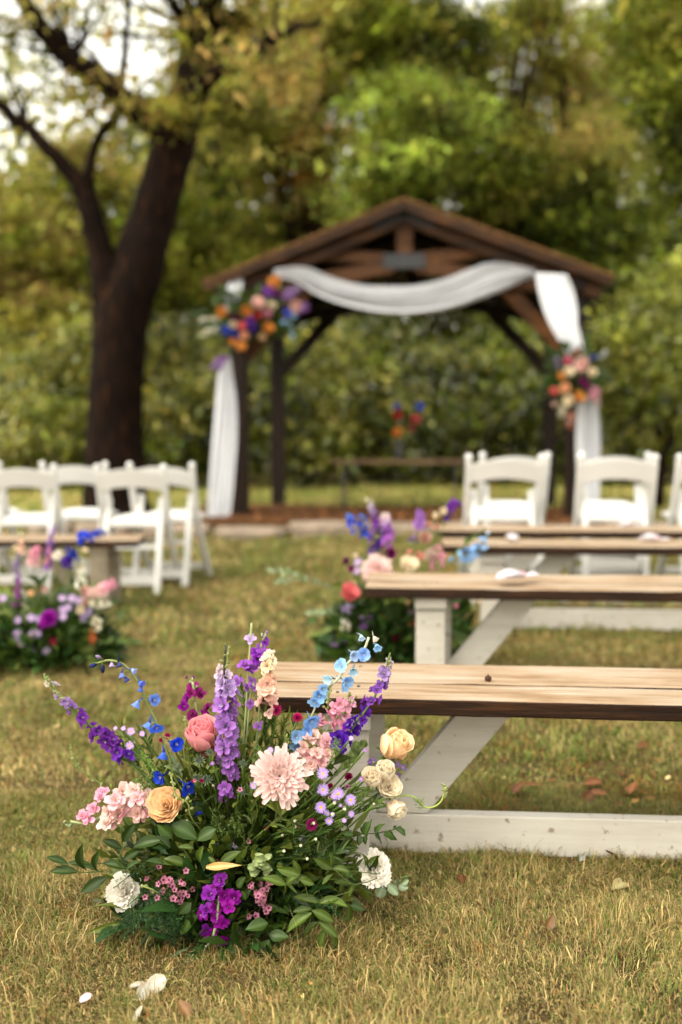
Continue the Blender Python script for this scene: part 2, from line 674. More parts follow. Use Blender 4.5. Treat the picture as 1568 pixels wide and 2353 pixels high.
def build_grass():
    rs = np.random.RandomState(5)
    mb = MB()
    for n, y0, y1, mg, ln, wd in ((290000, 1.45, 2.75, .34, .025, .0015), (150000, 2.75, 4.6, .5, .028, .0029), (95000, 4.6, 8.5, .8, .036, .0075), (70000, 8.5, 19.5, 1.2, .05, .018)):
        V, F4, F3, C = grass_blades(n, y0, y1, mg, ln, wd, rs)
        mb.add(V, F4, F3, C)
    # tufts of longer green grass standing out of the mown turf
    for _ in range(420):
        y = math.sqrt(rs.uniform(1.5 ** 2, 6.0 ** 2))
        x = rs.uniform(-1, 1) * (.36 * y + .2)
        m = rs.randint(14, 40)
        az = rs.uniform(0, 6.28, m)
        r_ = rs.rand(m) * .022
        b = np.stack([x + r_ * np.cos(az), y + r_ * np.sin(az), np.full(m, GZ(x, y) - .002)], 1)
        ln = rs.uniform(.02, .048, m)[:, None]
        tl = rs.uniform(.1, 1.0, m)[:, None]
        d = np.concatenate([np.cos(az)[:, None] * np.sin(tl), np.sin(az)[:, None] * np.sin(tl), np.cos(tl)], 1)
        sd = np.stack([-np.sin(az), np.cos(az), np.zeros(m)], 1) * (.0011 + .0005 * (y - 2))
        md = b + d * ln * .55
        tp = b + (d * np.array([1.5, 1.5, .8])) * ln
        V = np.stack([b - sd, b + sd, md - sd * .8, md + sd * .8, tp], 1).reshape(-1, 3)
        o_ = np.arange(m)[:, None] * 5
        c_ = (G_GREEN + (G_OLIVE - G_GREEN) * rs.rand()) * np.exp(rs.normal(0, .25, (m, 1)))
        mb.add(V, o_ + np.array([[0, 1, 3, 2]]), o_ + np.array([[2, 3, 4]]), np.repeat(c_[:, None], 5, 1).reshape(-1, 3))
    # flecks of dead leaf and chaff caught between the blades
    n = 2600
    y = np.sqrt(rs.uniform(1.45 ** 2, 7.0 ** 2, n))
    x = rs.uniform(-1, 1, n) * (.36 * y + .2)
    keep = rs.rand(n) < .25 + .9 * sstep(.5, .75, vnoise(x * 2.3 + 9, y * 2.3, 13))
    x, y = x[keep], y[keep]
    n = len(x)
    p = np.stack([x, y, gz(x, y) + rs.uniform(.002, .014, n)], 1)
    a = rs.normal(0, 1, (n, 3)) * np.array([1, 1, .4])
    a = a / np.linalg.norm(a, axis=1)[:, None] * (rs.uniform(.004, .013, n) * (1 + .25 * (y - 2)))[:, None]
    b = np.cross(a, rs.normal(0, .5, (n, 3)) + np.array([0, 0, 1])) * rs.uniform(.25, .6, n)[:, None]
    V = np.stack([p - a, p + b, p + a, p - b], 1).reshape(-1, 3)
    c_ = np.array([(.24, .08, .012), (.33, .17, .05), (.16, .055, .012), (.42, .31, .14)])[rs.randint(4, size=n)] * np.exp(rs.normal(0, .3, (n, 1)))
    mb.add(V, np.arange(n)[:, None] * 4 + np.array([[0, 1, 2, 3]]), None, np.repeat(c_[:, None], 4, 1).reshape(-1, 3))
    o = mb.build('lawn_grass', M_GRASS, smooth=True, col=True)
    tag(o, 'short dry straw and olive lawn grass covering the ground', 'grass', kind='stuff')


build_grass()

# ================================================================ trees
LT, OL, GR, DK, RU, BR = [np.array(c) for c in ((.37, .35, .075), (.22, .205, .028), (.115, .14, .010), (.028, .037, .004), (.36, .13, .02), (.29, .21, .06))]


def leaf_cloud(clumps, size, rs, aspect=.5):
    """clumps: (centre, sigma, count, colour). returns one mesh builder of diamond leaves"""
    Vs, Cs = [], []
    for c, sg, n, col in clumps:
        p = np.asarray(c)[None] + rs.normal(0, 1, (n, 3)) * np.asarray(sg)[None]
        nrm = rs.normal(0, 1, (n, 3)) + np.array([0, -.15, .9])
        nrm /= np.linalg.norm(nrm, axis=1)[:, None]
        a = np.cross(nrm, rs.normal(0, 1, (n, 3)))
        a /= np.linalg.norm(a, axis=1)[:, None] + 1e-9
        a[:, 2] -= .25
        b = np.cross(nrm, a)
        s = size * np.exp(rs.normal(0, .3, n))[:, None]
        a, b = a * s * .5, b * s * .5 * aspect
        Vs.append(np.stack([p - a, p + b - nrm * s * .06, p + a, p - b - nrm * s * .06], 1).reshape(-1, 3))
        cc = np.asarray(col)[None] * np.exp(rs.normal(0, .28, (n, 1))) * (1 + rs.normal(0, .07, (n, 3)))
        Cs.append(np.repeat(np.clip(cc, 0, 1)[:, None], 4, 1).reshape(-1, 3))
    V = np.concatenate(Vs)
    n = len(V) // 4
    Fq = np.arange(n)[:, None] * 4 + np.array([[0, 1, 2, 3]])
    return V, Fq, np.concatenate(Cs)


def crown_clumps(c, r, ncl, nl, cols, wts, rs, sg=.34, shell=.45):
    out = []
    c, r = np.asarray(c, float), np.asarray(r, float)
    for _ in range(ncl):
        d = rs.normal(0, 1, 3)
        d /= np.linalg.norm(d)
        p = c + d * r * rs.rand() ** shell
        k = rs.choice(len(cols), p=np.array(wts) / sum(wts))
        col = cols[k] * math.exp(rs.normal(0, .32))
        s = sg * math.exp(rs.normal(0, .25))
        out.append((p, (s * 1.25, s * 1.25, s * .6), max(4, int(nl * math.exp(rs.normal(0, .3)))), col))
    return out


def limb(mb, pts, rad, n=10, seg=14, rs=None, wob=.0):
    q = spline(pts, seg)
    r = np.interp(np.linspace(0, len(rad) - 1, seg), np.arange(len(rad)), rad)
    if rs is not None and wob:
        q[1:-1] += rs.normal(0, wob, (seg - 2, 3))
    mb.tube(q, list(r), n)


def tree(name, label, base, crowns, cols, wts, size, seed, trunk_r=.16, group=None, sg=.29, aspect=.5, cat='tree'):
    """crowns: list of (centre, radii, clumps, leaves per clump)"""
    rs = np.random.RandomState(seed)
    base = Vector((base[0], base[1], GZ(base[0], base[1])))
    root = empty(name, base)
    tag(root, label, cat, group)
    cl = []
    mb = MB()
    B = np.array(base)
    top = max(crowns, key=lambda k: k[0][2])[0]
    limb(mb, [(0, 0, -.05), tuple((np.array(top) - B) * np.array([.25, .25, .4])), tuple(np.array(top) - B)], [trunk_r * 1.2, trunk_r * .8, trunk_r * .25], 8, 12, rs, .04)
    for c, r, ncl, nl in crowns:
        k = crown_clumps(np.array(c) - B, r, ncl, nl, cols, wts, rs, sg)
        cl += k
        st = (np.array(c) - B) * np.array([.35, .35, .5])
        for p, *_ in k[::max(1, len(k) // 9)]:
            limb(mb, [tuple(st), tuple((st + p) / 2 + np.array([0, 0, .15])), tuple(p)], [trunk_r * .4, trunk_r * .22, .015], 5, 7, rs, .03)
    mb.build('trunk', M_BARK, root, smooth=True)
    cl = [(p, s_, int(n_ * 1.8), c_) for p, s_, n_, c_ in cl]
    V, Fq, C = leaf_cloud(cl, size * .76, rs, aspect)
    put('crown', np_mesh('crown', V, Fq, M_TREELEAF if cat == 'tree' else M_LAUREL, C, False), root)
    return root


def XY(u, d):
    return ((u - CX) / F * d, d)


def ZV(v, d):
    return CAM_H + (HOR - v) / F * d


def cr(u, v, d, ru, rv, rd, ncl, nl):
    """crown ellipsoid from its place in the picture and its own depth"""
    k = d / F
    return ((u - CX) * k, d, ZV(v, d)), (ru * k, rd, rv * k), ncl, nl


# ---- the big dark tree at the left
def big_tree():
    D = 12.2
    rs = np.random.RandomState(77)
    b = P(270, 1195, D)
    base = Vector((b.x, b.y, GZ(b.x, b.y)))
    root = empty('shade_tree', base)
    tag(root, 'large dark barked shade tree with forked trunk beside the pavilion', 'tree')
    Q = lambda u, v, dd=0.0: P(u, v, D + dd) - base
    mb = MB()
    # trunk and main fork
    limb(mb, [Q(272, 1215), Q(268, 1165), Q(266, 1050), Q(270, 880), Q(282, 730), Q(318, 610), Q(352, 500), Q(384, 390), Q(408, 300), Q(440, 190, .1), Q(468, 80, .2), Q(500, -60, .3), Q(530, -200, .4)],
         [.52, .41, .36, .325, .335, .31, .275, .26, .25, .215, .17, .13, .09], 18, 46, rs, .012)
    limb(mb, [Q(262, 740), Q(248, 650, -.05), Q(226, 560, -.1), Q(204, 480, -.15), Q(198, 445, -.15)], [.27, .2, .145, .135, .13], 12, 16, rs, .008)
    br = MB()
    limb(br, [Q(198, 450, -.15), Q(170, 405, -.2), Q(120, 350, -.25), Q(60, 290, -.3), Q(-10, 235, -.35), Q(-120, 170, -.4)], [.13, .10, .085, .07, .06, .04], 10, 20, rs, .012)
    limb(br, [Q(203, 450, -.15), Q(203, 400, -.15), Q(228, 320, -.1), Q(262, 272, 0), Q(280, 205, .05), Q(288, 120, .1), Q(300, -20, .1)], [.10, .065, .055, .06, .055, .045, .03], 9, 22, rs, .012)
    limb(br, [Q(400, 330, .05), Q(345, 275, 0), Q(295, 240, -.1), Q(240, 190, -.2), Q(170, 140, -.3), Q(115, 85, -.4), Q(60, 10, -.5), Q(10, -80, -.6)], [.2, .17, .15, .14, .13, .115, .09, .06], 11, 26, rs, .015)
    limb(br, [Q(425, 240, 0), Q(520, 150, -.8), Q(620, 90, -1.5), Q(740, 50, -2.1)], [.12, .08, .05, .02], 8, 16, rs, .02)
    limb(br, [Q(455, 130, .1), Q(420, 40, -.4), Q(360, -40, -1.0)], [.1, .07, .03], 8, 12, rs, .02)
    mb.build('trunk', M_BARK, root, smooth=True)
    br.build('limb', M_BARK, root, smooth=True)
    cl = []
    br2 = MB()

    def spread(u, v, dd, ru, rv, rd, n, nl, cols, wts, sg=.16):
        c, r, *_ = cr(u, v, D + dd, ru, rv, rd, 0, 0)
        cl.extend(crown_clumps(np.array(c) - np.array(base), r, n, nl, cols, wts, rs, sg, .6))
    spread(455, 120, -.6, 60, 70, .3, 5, 34, [BR, OL, LT], [3, 3, 2])
    spread(455, 170, .6, 90, 120, .3, 12, 40, [BR, OL, LT, DK], [3, 3, 2, 2])
    spread(395, 275, -.55, 85, 40, .3, 11, 34, [LT, OL, BR], [4, 3, 2])
    spread(560, 80, .5, 150, 90, .6, 36, 42, [BR, OL, LT, RU], [4, 4, 3, .5])
    spread(640, 190, -1.2, 110, 70, .6, 14, 36, [BR, LT, OL], [3, 3, 2])
    spread(230, 60, 2.5, 230, 120, 1.0, 16, 30, [LT, OL], [2, 2])
    spread(70, 240, 2.0, 110, 120, .8, 15, 34, [LT, OL, GR], [3, 2, 1])
    spread(200, 70, 4.0, 260, 130, 2.0, 40, 16, [LT, OL, GR], [2, 2, 1], .45)
    spread(60, 250, 4.0, 150, 120, 1.5, 26, 18, [LT, OL, GR], [2, 2, 1], .4)
    spread(130, 60, -.4, 170, 70, .6, 10, 34, [OL, BR, DK], [3, 2, 2])
    spread(235, 235, -.3, 70, 50, .3, 9, 36, [OL, BR], [2, 2])
    spread(40, 130, -.2, 90, 100, .5, 8, 36, [OL, GR], [2, 2])
    spread(400, -60, -.6, 400, 60, 1.2, 46, 40, [OL, BR, GR], [3, 3, 1])
    ends = [Q(470, 80, .2), Q(408, 300), Q(295, 240, -.1), Q(170, 140, -.3), Q(120, 350, -.25), Q(280, 205, .05), Q(520, 150, -.8), Q(620, 90, -1.5), Q(60, 290, -.3)]
    for p, *_ in cl[::2]:
        p = Vector(p)
        e = min(ends, key=lambda w_: (w_ - p).length)
        limb(br2, [e, (e + p) / 2 + Vector(rs.normal(0, .12, 3)), p], [.03, .016, .006], 5, 8, rs, .015)
    br2.build('twig_tangle', M_BARK, root, smooth=True)
    V, Fq, C = leaf_cloud(cl, .105, rs, .42)
    put('crown', np_mesh('crown', V, Fq, M_TREELEAF, C, False), root)


big_tree()

WOODG = 'trees of the wood behind the pavilion'
tree('woodland_tree', 'pale olive tree at the left edge behind the big dark trunk', XY(60, 21), [cr(30, 640, 21, 230, 210, 1.6, 120, 70), cr(200, 460, 21.5, 150, 130, 1.3, 46, 60)], [LT, OL, GR, BR], [4, 4, 2, 2], .17, 1, .2, WOODG)
tree('woodland_tree', 'olive tree seen in the gap between dark trunk and pavilion roof', XY(430, 22), [cr(430, 560, 22, 170, 230, 1.5, 110, 70), cr(520, 300, 22.5, 130, 160, 1.4, 64, 66)], [LT, OL, GR, DK], [2, 4, 3, 1.5], .17, 2, .2, WOODG)
tree('woodland_tree', 'brownish olive tree above the left slope of the pavilion roof', XY(690, 24), [cr(680, 300, 24, 150, 220, 1.6, 110, 66), cr(760, 60, 24, 170, 120, 1.5, 60, 66)], [BR, OL, LT, GR, RU], [4, 4, 2, 2, .25], .18, 3, .22, WOODG)
tree('woodland_tree', 'bright green tree with layered boughs directly above the pavilion ridge', XY(960, 20.5), [cr(960, 300, 20.5, 130, 85, 1.2, 62, 70), cr(930, 400, 20.2, 110, 65, 1.1, 48, 70), cr(850, 470, 20.5, 60, 50, .8, 14, 60)], [LT * np.array([.8, 1.08, .75]), GR, OL, DK], [4, 4, 2, 1.5], .15, 4, .10, WOODG, .28)
tree('woodland_tree', 'deep green tree at the top middle of the wood', XY(900, 23), [cr(900, 110, 23, 160, 140, 1.5, 110, 66), cr(1040, 190, 23.5, 110, 130, 1.4, 50, 62)], [GR, DK, OL, LT], [4, 3, 2, 1.2], .17, 5, .22, WOODG)
tree('woodland_tree', 'thin pale brown tree with rusty leaves above the right roof slope', XY(1330, 26), [cr(1270, 170, 26, 150, 140, 1.6, 58, 54), cr(1350, 370, 25, 110, 90, 1.2, 44, 56), cr(1370, 210, 27, 110, 90, 1.2, 40, 50)], [BR, LT, OL, RU], [4, 3, 3, .7], .17, 6, .2, WOODG)
tree('woodland_tree', 'yellow green tree filling the top right corner', XY(1700, 14.5), [cr(1530, 150, 14.5, 130, 190, 1.2, 110, 66), cr(1470, 60, 15, 110, 70, 1.0, 40, 60), cr(1560, 400, 14.8, 80, 110, 1.0, 36, 60)], [np.array((.19, .22, .03)), GR, OL, DK], [4, 4, 2, 1.5], .12, 7, .17, WOODG, .26)
tree('woodland_tree', 'very dark green tree behind the right end of the roof', XY(1300, 25), [cr(1290, 540, 25, 230, 130, 1.6, 130, 70), cr(1460, 640, 24, 130, 110, 1.4, 60, 66)], [DK, GR, GR * .7], [5, 2, 3], .18, 8, .24, WOODG)
tree('woodland_tree', 'mid green tree between the roof ridge and the right treetops', XY(1130, 24), [cr(1130, 400, 24, 130, 120, 1.4, 80, 66), cr(1180, 60, 25, 120, 80, 1.3, 34, 60)], [GR, OL, DK, LT], [4, 3, 3, 1.2], .17, 9, .2, WOODG)
tree('woodland_tree', 'dark olive green tree low behind the pavilion roof on the left', XY(560, 25), [cr(600, 620, 25, 170, 120, 1.5, 90, 66), cr(800, 560, 26, 180, 110, 1.5, 70, 60)], [GR, DK, OL], [3, 3, 3], .18, 10, .22, WOODG)

SHG = 'laurel shrubs along the far edge of the lawn'
SH = [(-60, 19, 880, 'leftmost shrub of the laurel row at the picture edge'), (90, 18, 900, 'second shrub of the laurel row left of the dark trunk'), (210, 19, 850, 'shrub of the laurel row hidden partly by the dark trunk'),
      (390, 18.5, 840, 'olive shrub of the laurel row between trunk and white drape'), (545, 19.5, 880, 'shrub of the laurel row behind the left pavilion posts'), (700, 18.5, 860, 'dense shrub of the laurel row inside the pavilion left half'),
      (850, 19.3, 820, 'tall shrub of the laurel row framed by the pavilion left of centre'), (1000, 18.6, 900, 'low shrub of the laurel row behind the rustic table'), (1130, 19.2, 830, 'pale topped shrub of the laurel row right of the small vase'),
      (1260, 18.4, 880, 'shrub of the laurel row behind the right knee brace'), (1400, 19, 910, 'shrub of the laurel row behind the right hand chairs'), (1560, 18.5, 900, 'rightmost shrub of the laurel row at the picture edge')]
for i, (u, d, v, lab) in enumerate(SH):
    hb = 1003 + F / d
    cz = (v + hb) / 2
    tree('laurel_shrub', lab, XY(u, d), [cr(u, cz - 20, d, 105, (hb - v) / 2 + 20, .8, 80, 62), cr(u + 25, v - 40, d + .6, 85, 75, .7, 30, 56)],
         [OL, GR, LT, DK], [(3, 4, 2, 3), (2, 4, 1, 5), (1.2, 5, 1.0, 6)][0 if u < 420 or u > 1350 else 1 if i % 2 else 2], .15, 30 + i, .07, SHG, .24, .45, 'shrub')
tree('laurel_shrub', 'bright yellow green bush beside the right end of the pavilion', XY(1520, 13), [cr(1500, 850, 13, 140, 150, .8, 100, 70), cr(1560, 720, 13.2, 100, 110, .7, 50, 64), cr(1400, 800, 13.3, 50, 50, .5, 12, 50)],
     [np.array((.21, .23, .03)), GR, OL, DK], [4, 4, 2, 2], .10, 60, .06, None, .2, .5, 'bush')


def far_woods():
    rs = np.random.RandomState(400)
    cl = []
    for _ in range(1400):
        d = rs.uniform(30, 44)
        u = rs.uniform(-950, 2450)
        top = np.interp(u, [-350, 0, 380, 520, 900, 1150, 1300, 1450, 1950], [400, 400, 300, 70, 40, 180, 210, 80, 40]) + rs.normal(0, 35)
        v = rs.uniform(top, 1060)
        c = ((u - CX) * d / F, d, ZV(v, d))
        col = [DK, GR * .7, OL * .7, GR][rs.choice(4, p=[.4, .25, .2, .15])]
        cl.append((np.array(c), (.8, .6, .55), 62, col))
    for _ in range(260):
        d = rs.uniform(27, 34)
        u, v = rs.uniform(350, 1500), rs.uniform(520, 1060)
        cl.append((np.array(((u - CX) * d / F, d, ZV(v, d))), (.9, .6, .6), 70, [DK, GR * .6, OL * .5][rs.choice(3)]))
    V, Fq, C = leaf_cloud(cl, .34, rs, .6)
    o = put('far_woods', np_mesh('far_woods', V, Fq, M_TREELEAF, C, False))
    tag(o, 'dark mass of distant woodland closing the view', 'woods', kind='stuff')


far_woods()
# ================================================================ pavilion
PAV = empty('pavilion', (.68, 10.8, GZ(.68, 10.8)), R(-6))
tag(PAV, 'brown timber gabled pavilion with white swag and flowers', 'pavilion')
PAV_M = Matrix.Translation(PAV.location) @ Matrix.Rotation(R(-6), 4, 'Z')
PAV_I = PAV_M.inverted()
HW, ZR, ZE, Y0, Y1 = 2.10, 3.37, 2.56, -.3, 2.85


def build_pavilion():
    def part(name, m, fn, bevel=.006, parent=PAV):
        mb = MB()
        fn(mb)
        return mb.build(name, m, parent, bevel=bevel)
    for lx in (-1.8, 1.8):
        for ly in (0, 2.5):
            part('post', M_DARKTIMBER, lambda b: b.box((lx, ly, 1.17), (.085, .085, 1.25)))
    slope = (ZR - ZE) / HW
    for sgn in (-1, 1):
        # stepped courses of shingles on top of boards
        def roof(b):
            n = 12
            for k in range(n):
                x0, x1 = HW * k / n, HW * (k + 1) / n + .03
                z0, z1 = ZR - slope * x0 + .006, ZR - slope * x1 + .014
                q = [(sgn * x0, Y0 - .05, z0), (sgn * x1, Y0 - .05, z1), (sgn * x1, Y1, z1), (sgn * x0, Y1, z0)]
                V = q + [(x, y, z - .03) for x, y, z in q]
                f = [[0, 1, 2, 3], [7, 6, 5, 4], [0, 4, 5, 1], [1, 5, 6, 2], [2, 6, 7, 3], [3, 7, 4, 0]]
                b.add(V, f)
        part('roof_slope', M_SHINGLE, roof, 0)
        nb = 16
        for k in range(nb):
            ya, yb = Y0 + (Y1 - Y0) * k / nb + .004, Y0 + (Y1 - Y0) * (k + 1) / nb - .004
            part('roof_board', M_DARKTIMBER, lambda b: b.bar((sgn * .02, (ya + yb) / 2, ZR - .045), (sgn * HW, (ya + yb) / 2, ZE - .045), yb - ya, .022, (0, 0, 1)), 0)
        part('barge_board', M_TIMBER, lambda b: b.bar((sgn * .0, Y0 - .015, ZR - .055), (sgn * (HW + .02), Y0 - .015, ZE - .055), .03, .11, (0, 0, 1)))
        for ly in (-.12, .55, 1.2, 1.85, 2.5):
            part('rafter', M_TIMBER if ly < 0 else M_DARKTIMBER, lambda b: b.bar((sgn * .02, ly, ZR - .155), (sgn * (HW - .06), ly, ZE - .155), .09, .15, (0, 0, 1)))  # inner rafters get the dark copy, roof shade put into the colour
        part('plate_beam', M_DARKTIMBER, lambda b: b.bar((sgn * 1.8, Y0 + .1, 2.48), (sgn * 1.8, Y1 - .1, 2.48), .14, .13, (0, 0, 1)))
    for ly in (.02, 2.46):
        m = M_LITTRUSS if ly < 1 else M_DARKTIMBER  # front truss coloured as lit, rear truss coloured as in shade
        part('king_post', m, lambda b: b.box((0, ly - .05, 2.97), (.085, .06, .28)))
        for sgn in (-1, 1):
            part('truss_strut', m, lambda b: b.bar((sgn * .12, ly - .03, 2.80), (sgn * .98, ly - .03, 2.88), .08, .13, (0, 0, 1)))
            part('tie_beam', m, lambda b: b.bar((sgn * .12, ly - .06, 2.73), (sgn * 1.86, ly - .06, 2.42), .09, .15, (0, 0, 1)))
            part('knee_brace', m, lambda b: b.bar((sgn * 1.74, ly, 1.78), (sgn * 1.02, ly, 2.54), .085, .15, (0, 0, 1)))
        pl = part('truss_plate', M_PLATE, lambda b: b.box((0, ly - .125, 2.77), (.225, .008, .08)), .004)
        for a in (-.19, -.07, .07, .19):
            for c in (-.055, .055):
                bm_ = MB()
                bm_.lathe([(.0, .012), (.010, .010), (.012, .0)], 6, Matrix.Translation((a, ly - .133, 2.77 + c)) @ Matrix.Rotation(R(90), 4, 'X'))
                bm_.build('bolt', M_PLATE, pl)
        part('ridge_plate', M_PLATE, lambda b: (b.bar((0, ly - .19, 3.275), (-.34, ly - .19, 3.275 - .34 * slope), .012, .13, (0, 0, 1)), b.bar((0, ly - .19, 3.275), (.34, ly - .19, 3.275 - .34 * slope), .012, .13, (0, 0, 1))), .003)


build_pavilion()


def mulch():
    rs = np.random.RandomState(9)
    mb = MB()
    nx, ny = 60, 34
    X, Y = np.meshgrid(np.linspace(-2.6, 2.5, nx), np.linspace(-.85, 1.55, ny))
    edge = np.minimum.reduce([X + 2.6, 2.5 - X, Y + .85, 1.55 - Y])
    Z = .01 + .05 * sstep(0, .35, edge) + rs.normal(0, .008, X.shape)
    W = np.array([PAV_M @ Vector((x, y, z)) for x, y, z in zip(X.ravel(), Y.ravel(), Z.ravel())])
    i = np.arange(ny - 1)[:, None] * nx + np.arange(nx - 1)[None]
    mb.add(W, np.stack([i, i + 1, i + nx + 1, i + nx], -1).reshape(-1, 4))
    tag(mb.build('mulch_bed', M_MULCH, smooth=True), kind='structure')
    # bark chips lying on it
    n = 5000
    p = np.stack([rs.uniform(-2.5, 2.4, n), rs.uniform(-.8, 1.5, n), np.zeros(n)], 1)
    p[:, 2] = .062 + rs.rand(n) * .02
    p = np.array([PAV_M @ Vector(q) for q in p])
    a = rs.normal(0, 1, (n, 3)) * np.array([1, 1, .25])
    a = a / np.linalg.norm(a, axis=1)[:, None] * rs.uniform(.015, .05, n)[:, None]
    b = np.cross(a, rs.normal(0, 1, (n, 3)) * .4 + np.array([0, 0, 1])) * .4
    V = np.stack([p - a, p + b, p + a, p - b], 1).reshape(-1, 3)
    C = np.repeat((np.array([.11, .045, .014]) * np.exp(rs.normal(0, .45, (n, 1))))[:, None], 4, 1).reshape(-1, 3)
    tag(put('mulch_chips', np_mesh('mulch_chips', V, np.arange(n)[:, None] * 4 + np.array([[0, 1, 2, 3]]), M_DRY, C, False)), 'loose brown bark chips on the bed under the pavilion', 'mulch', kind='stuff')


mulch()


def stones():
    rs = np.random.RandomState(21)
    root = empty('stone_edging', ground_at(650, 1250))
    tag(root, 'row of flat tan stones edging the mulch before the pavilion', 'stone edging')
    B = root.location
    x = -3.1
    while x < 3.2:
        wd = rs.uniform(.45, .85)
        dp = rs.uniform(.32, .5)
        h = rs.uniform(.075, .125)
        cx, cy = x + wd / 2, 9.55 - .1 * (x + wd / 2) + rs.normal(0, .05)
        g = GZ(cx, cy)
        n = 11
        ang = np.linspace(0, 2 * np.pi, n, endpoint=False) + rs.normal(0, .07, n)
        rr = np.exp(rs.normal(0, .07, n))
        ca, sa = np.cos(ang), np.sin(ang)
        px = np.sign(ca) * np.abs(ca) ** .55 * wd * .49 * rr
        py = np.sign(sa) * np.abs(sa) ** .55 * dp * .5 * rr
        lo = np.stack([cx + px, cy + py, np.full(n, g - .02)], 1)
        mi = np.stack([cx + px * 1.02, cy + py * 1.02, np.full(n, g + h * .7)], 1)
        hi = np.stack([cx + px * .93, cy + py * .9, g + h + rs.normal(0, .007, n)], 1)
        ce = np.array([[cx, cy, g + h + .008]])
        V = np.concatenate([lo, mi, hi, ce]) - np.array(B)
        f4 = [[r * n + k, r * n + (k + 1) % n, (r + 1) * n + (k + 1) % n, (r + 1) * n + k] for r in range(2) for k in range(n)]
        f3 = [[2 * n + k, 2 * n + (k + 1) % n, 3 * n] for k in range(n)]
        mb = MB()
        mb.add(V, f4, f3)
        mb.build('stone', M_STONE, root)
        x += wd + .015


stones()

# ================================================================ drapes
def cloth(name, label, rows, folds, depth, seed, thick=.004, m=None, sub=4):
    """rows: list of (left point, right point) down or along the cloth; folds run along it"""
    rs = np.random.RandomState(seed)
    L_ = spline([r[0] for r in rows], len(rows) * sub)
    R_ = spline([r[1] for r in rows], len(rows) * sub)
    folds = int(folds * 1.7)
    depth = depth * .72
    n = folds * 8
    s = np.linspace(0, 1, n)
    ph = rs.rand(3) * 6.28
    V = []
    for k, (a, b) in enumerate(zip(L_, R_)):
        t = k / (len(L_) - 1)
        w_ = np.linalg.norm(b - a)
        sw = s + .05 * np.sin(s * 9 + ph[2]) + .03 * np.sin(s * 23 + t * 5)
        off = np.sin(sw * folds * 2 * np.pi + ph[0] + 1.1 * math.sin(t * 4 + ph[1])) * depth * (.6 + .6 * np.sin(s * 5 + ph[1] + t * 3) ** 2) + .45 * depth * np.sin(s * folds * 4.7 + ph[2] + t * 4)
        p = a[None] + (b - a)[None] * s[:, None]
        p = p + np.stack([.15 * off, -off - depth, .1 * off], 1)
        V.append(p)
    V = np.concatenate(V)
    o_ = V.mean(0)
    o_[2] = V[:, 2].min()
    i = np.arange(len(L_) - 1)[:, None] * n + np.arange(n - 1)[None]
    me = np_mesh(name, V - o_, np.stack([i, i + 1, i + n + 1, i + n], -1).reshape(-1, 4), m or M_CLOTH)
    o = put(name, me, None, o_)
    sd = o.modifiers.new('solid', 'SOLIDIFY')
    sd.thickness = thick
    return tag(o, label, 'drape')


DF = 10.42
q = lambda u, v, d=DF: P(u, v, d)
cloth('swag_drape', 'white fabric swag sagging across the front of the pavilion truss',
      [(q(632, 622, 10.5), q(626, 640, 10.5)), (q(700, 618), q(676, 648)), (q(760, 640), q(730, 680)), (q(830, 657), q(805, 706)), (q(900, 660), q(890, 721)), (q(960, 657), q(975, 720)), (q(1020, 643), q(1050, 705)), (q(1075, 622), q(1110, 683)), (q(1120, 607), q(1165, 662)), (q(1170, 610), q(1200, 645)), (q(1226, 622), q(1230, 634))], 4, .045, 1)
cloth('side_drape', 'white fabric panel hanging from roof corner into the right bouquet',
      [(q(1229, 628, 10.2), q(1300, 632, 10.2)), (q(1236, 660, 10.18), q(1316, 668, 10.18)), (q(1250, 710, 10.15), q(1325, 712, 10.15)), (q(1268, 755, 10.12), q(1326, 745, 10.12)), (q(1290, 795, 10.1), q(1335, 780, 10.1)), (q(1312, 830, 10.1), q(1342, 825, 10.1))], 4, .02, 2)
cloth('side_drape', 'white fabric panel falling below the right bouquet behind the chairs',
      [(q(1335, 850, 10.25), q(1362, 850, 10.25)), (q(1328, 930, 10.25), q(1372, 930, 10.25)), (q(1324, 1010, 10.25), q(1377, 1010, 10.25)), (q(1327, 1090, 10.25), q(1376, 1090, 10.25)), (q(1333, 1160, 10.25), q(1376, 1160, 10.25)), (q(1338, 1206, 10.25), q(1374, 1206, 10.25))], 3, .022, 3)
cloth('side_drape', 'short white fabric piece above the left corner bouquet',
      [(q(532, 638, 10.75), q(560, 640, 10.75)), (q(522, 662, 10.7), q(556, 664, 10.7)), (q(516, 690, 10.65), q(545, 695, 10.65)), (q(516, 730, 10.6), q(535, 735, 10.6))], 2, .02, 4)
cloth('side_drape', 'long white fabric panel hanging to the ground at the left post',
      [(q(512, 820, 10.55), q(530, 820, 10.55)), (q(502, 860, 10.55), q(536, 860, 10.55)), (q(497, 920, 10.55), q(544, 925, 10.55)), (q(490, 1000, 10.55), q(545, 1005, 10.55)), (q(484, 1080, 10.55), q(540, 1080, 10.55)), (q(479, 1150, 10.55), q(534, 1150, 10.55)), (q(476, 1206, 10.55), q(524, 1214, 10.55))], 4, .024, 5)

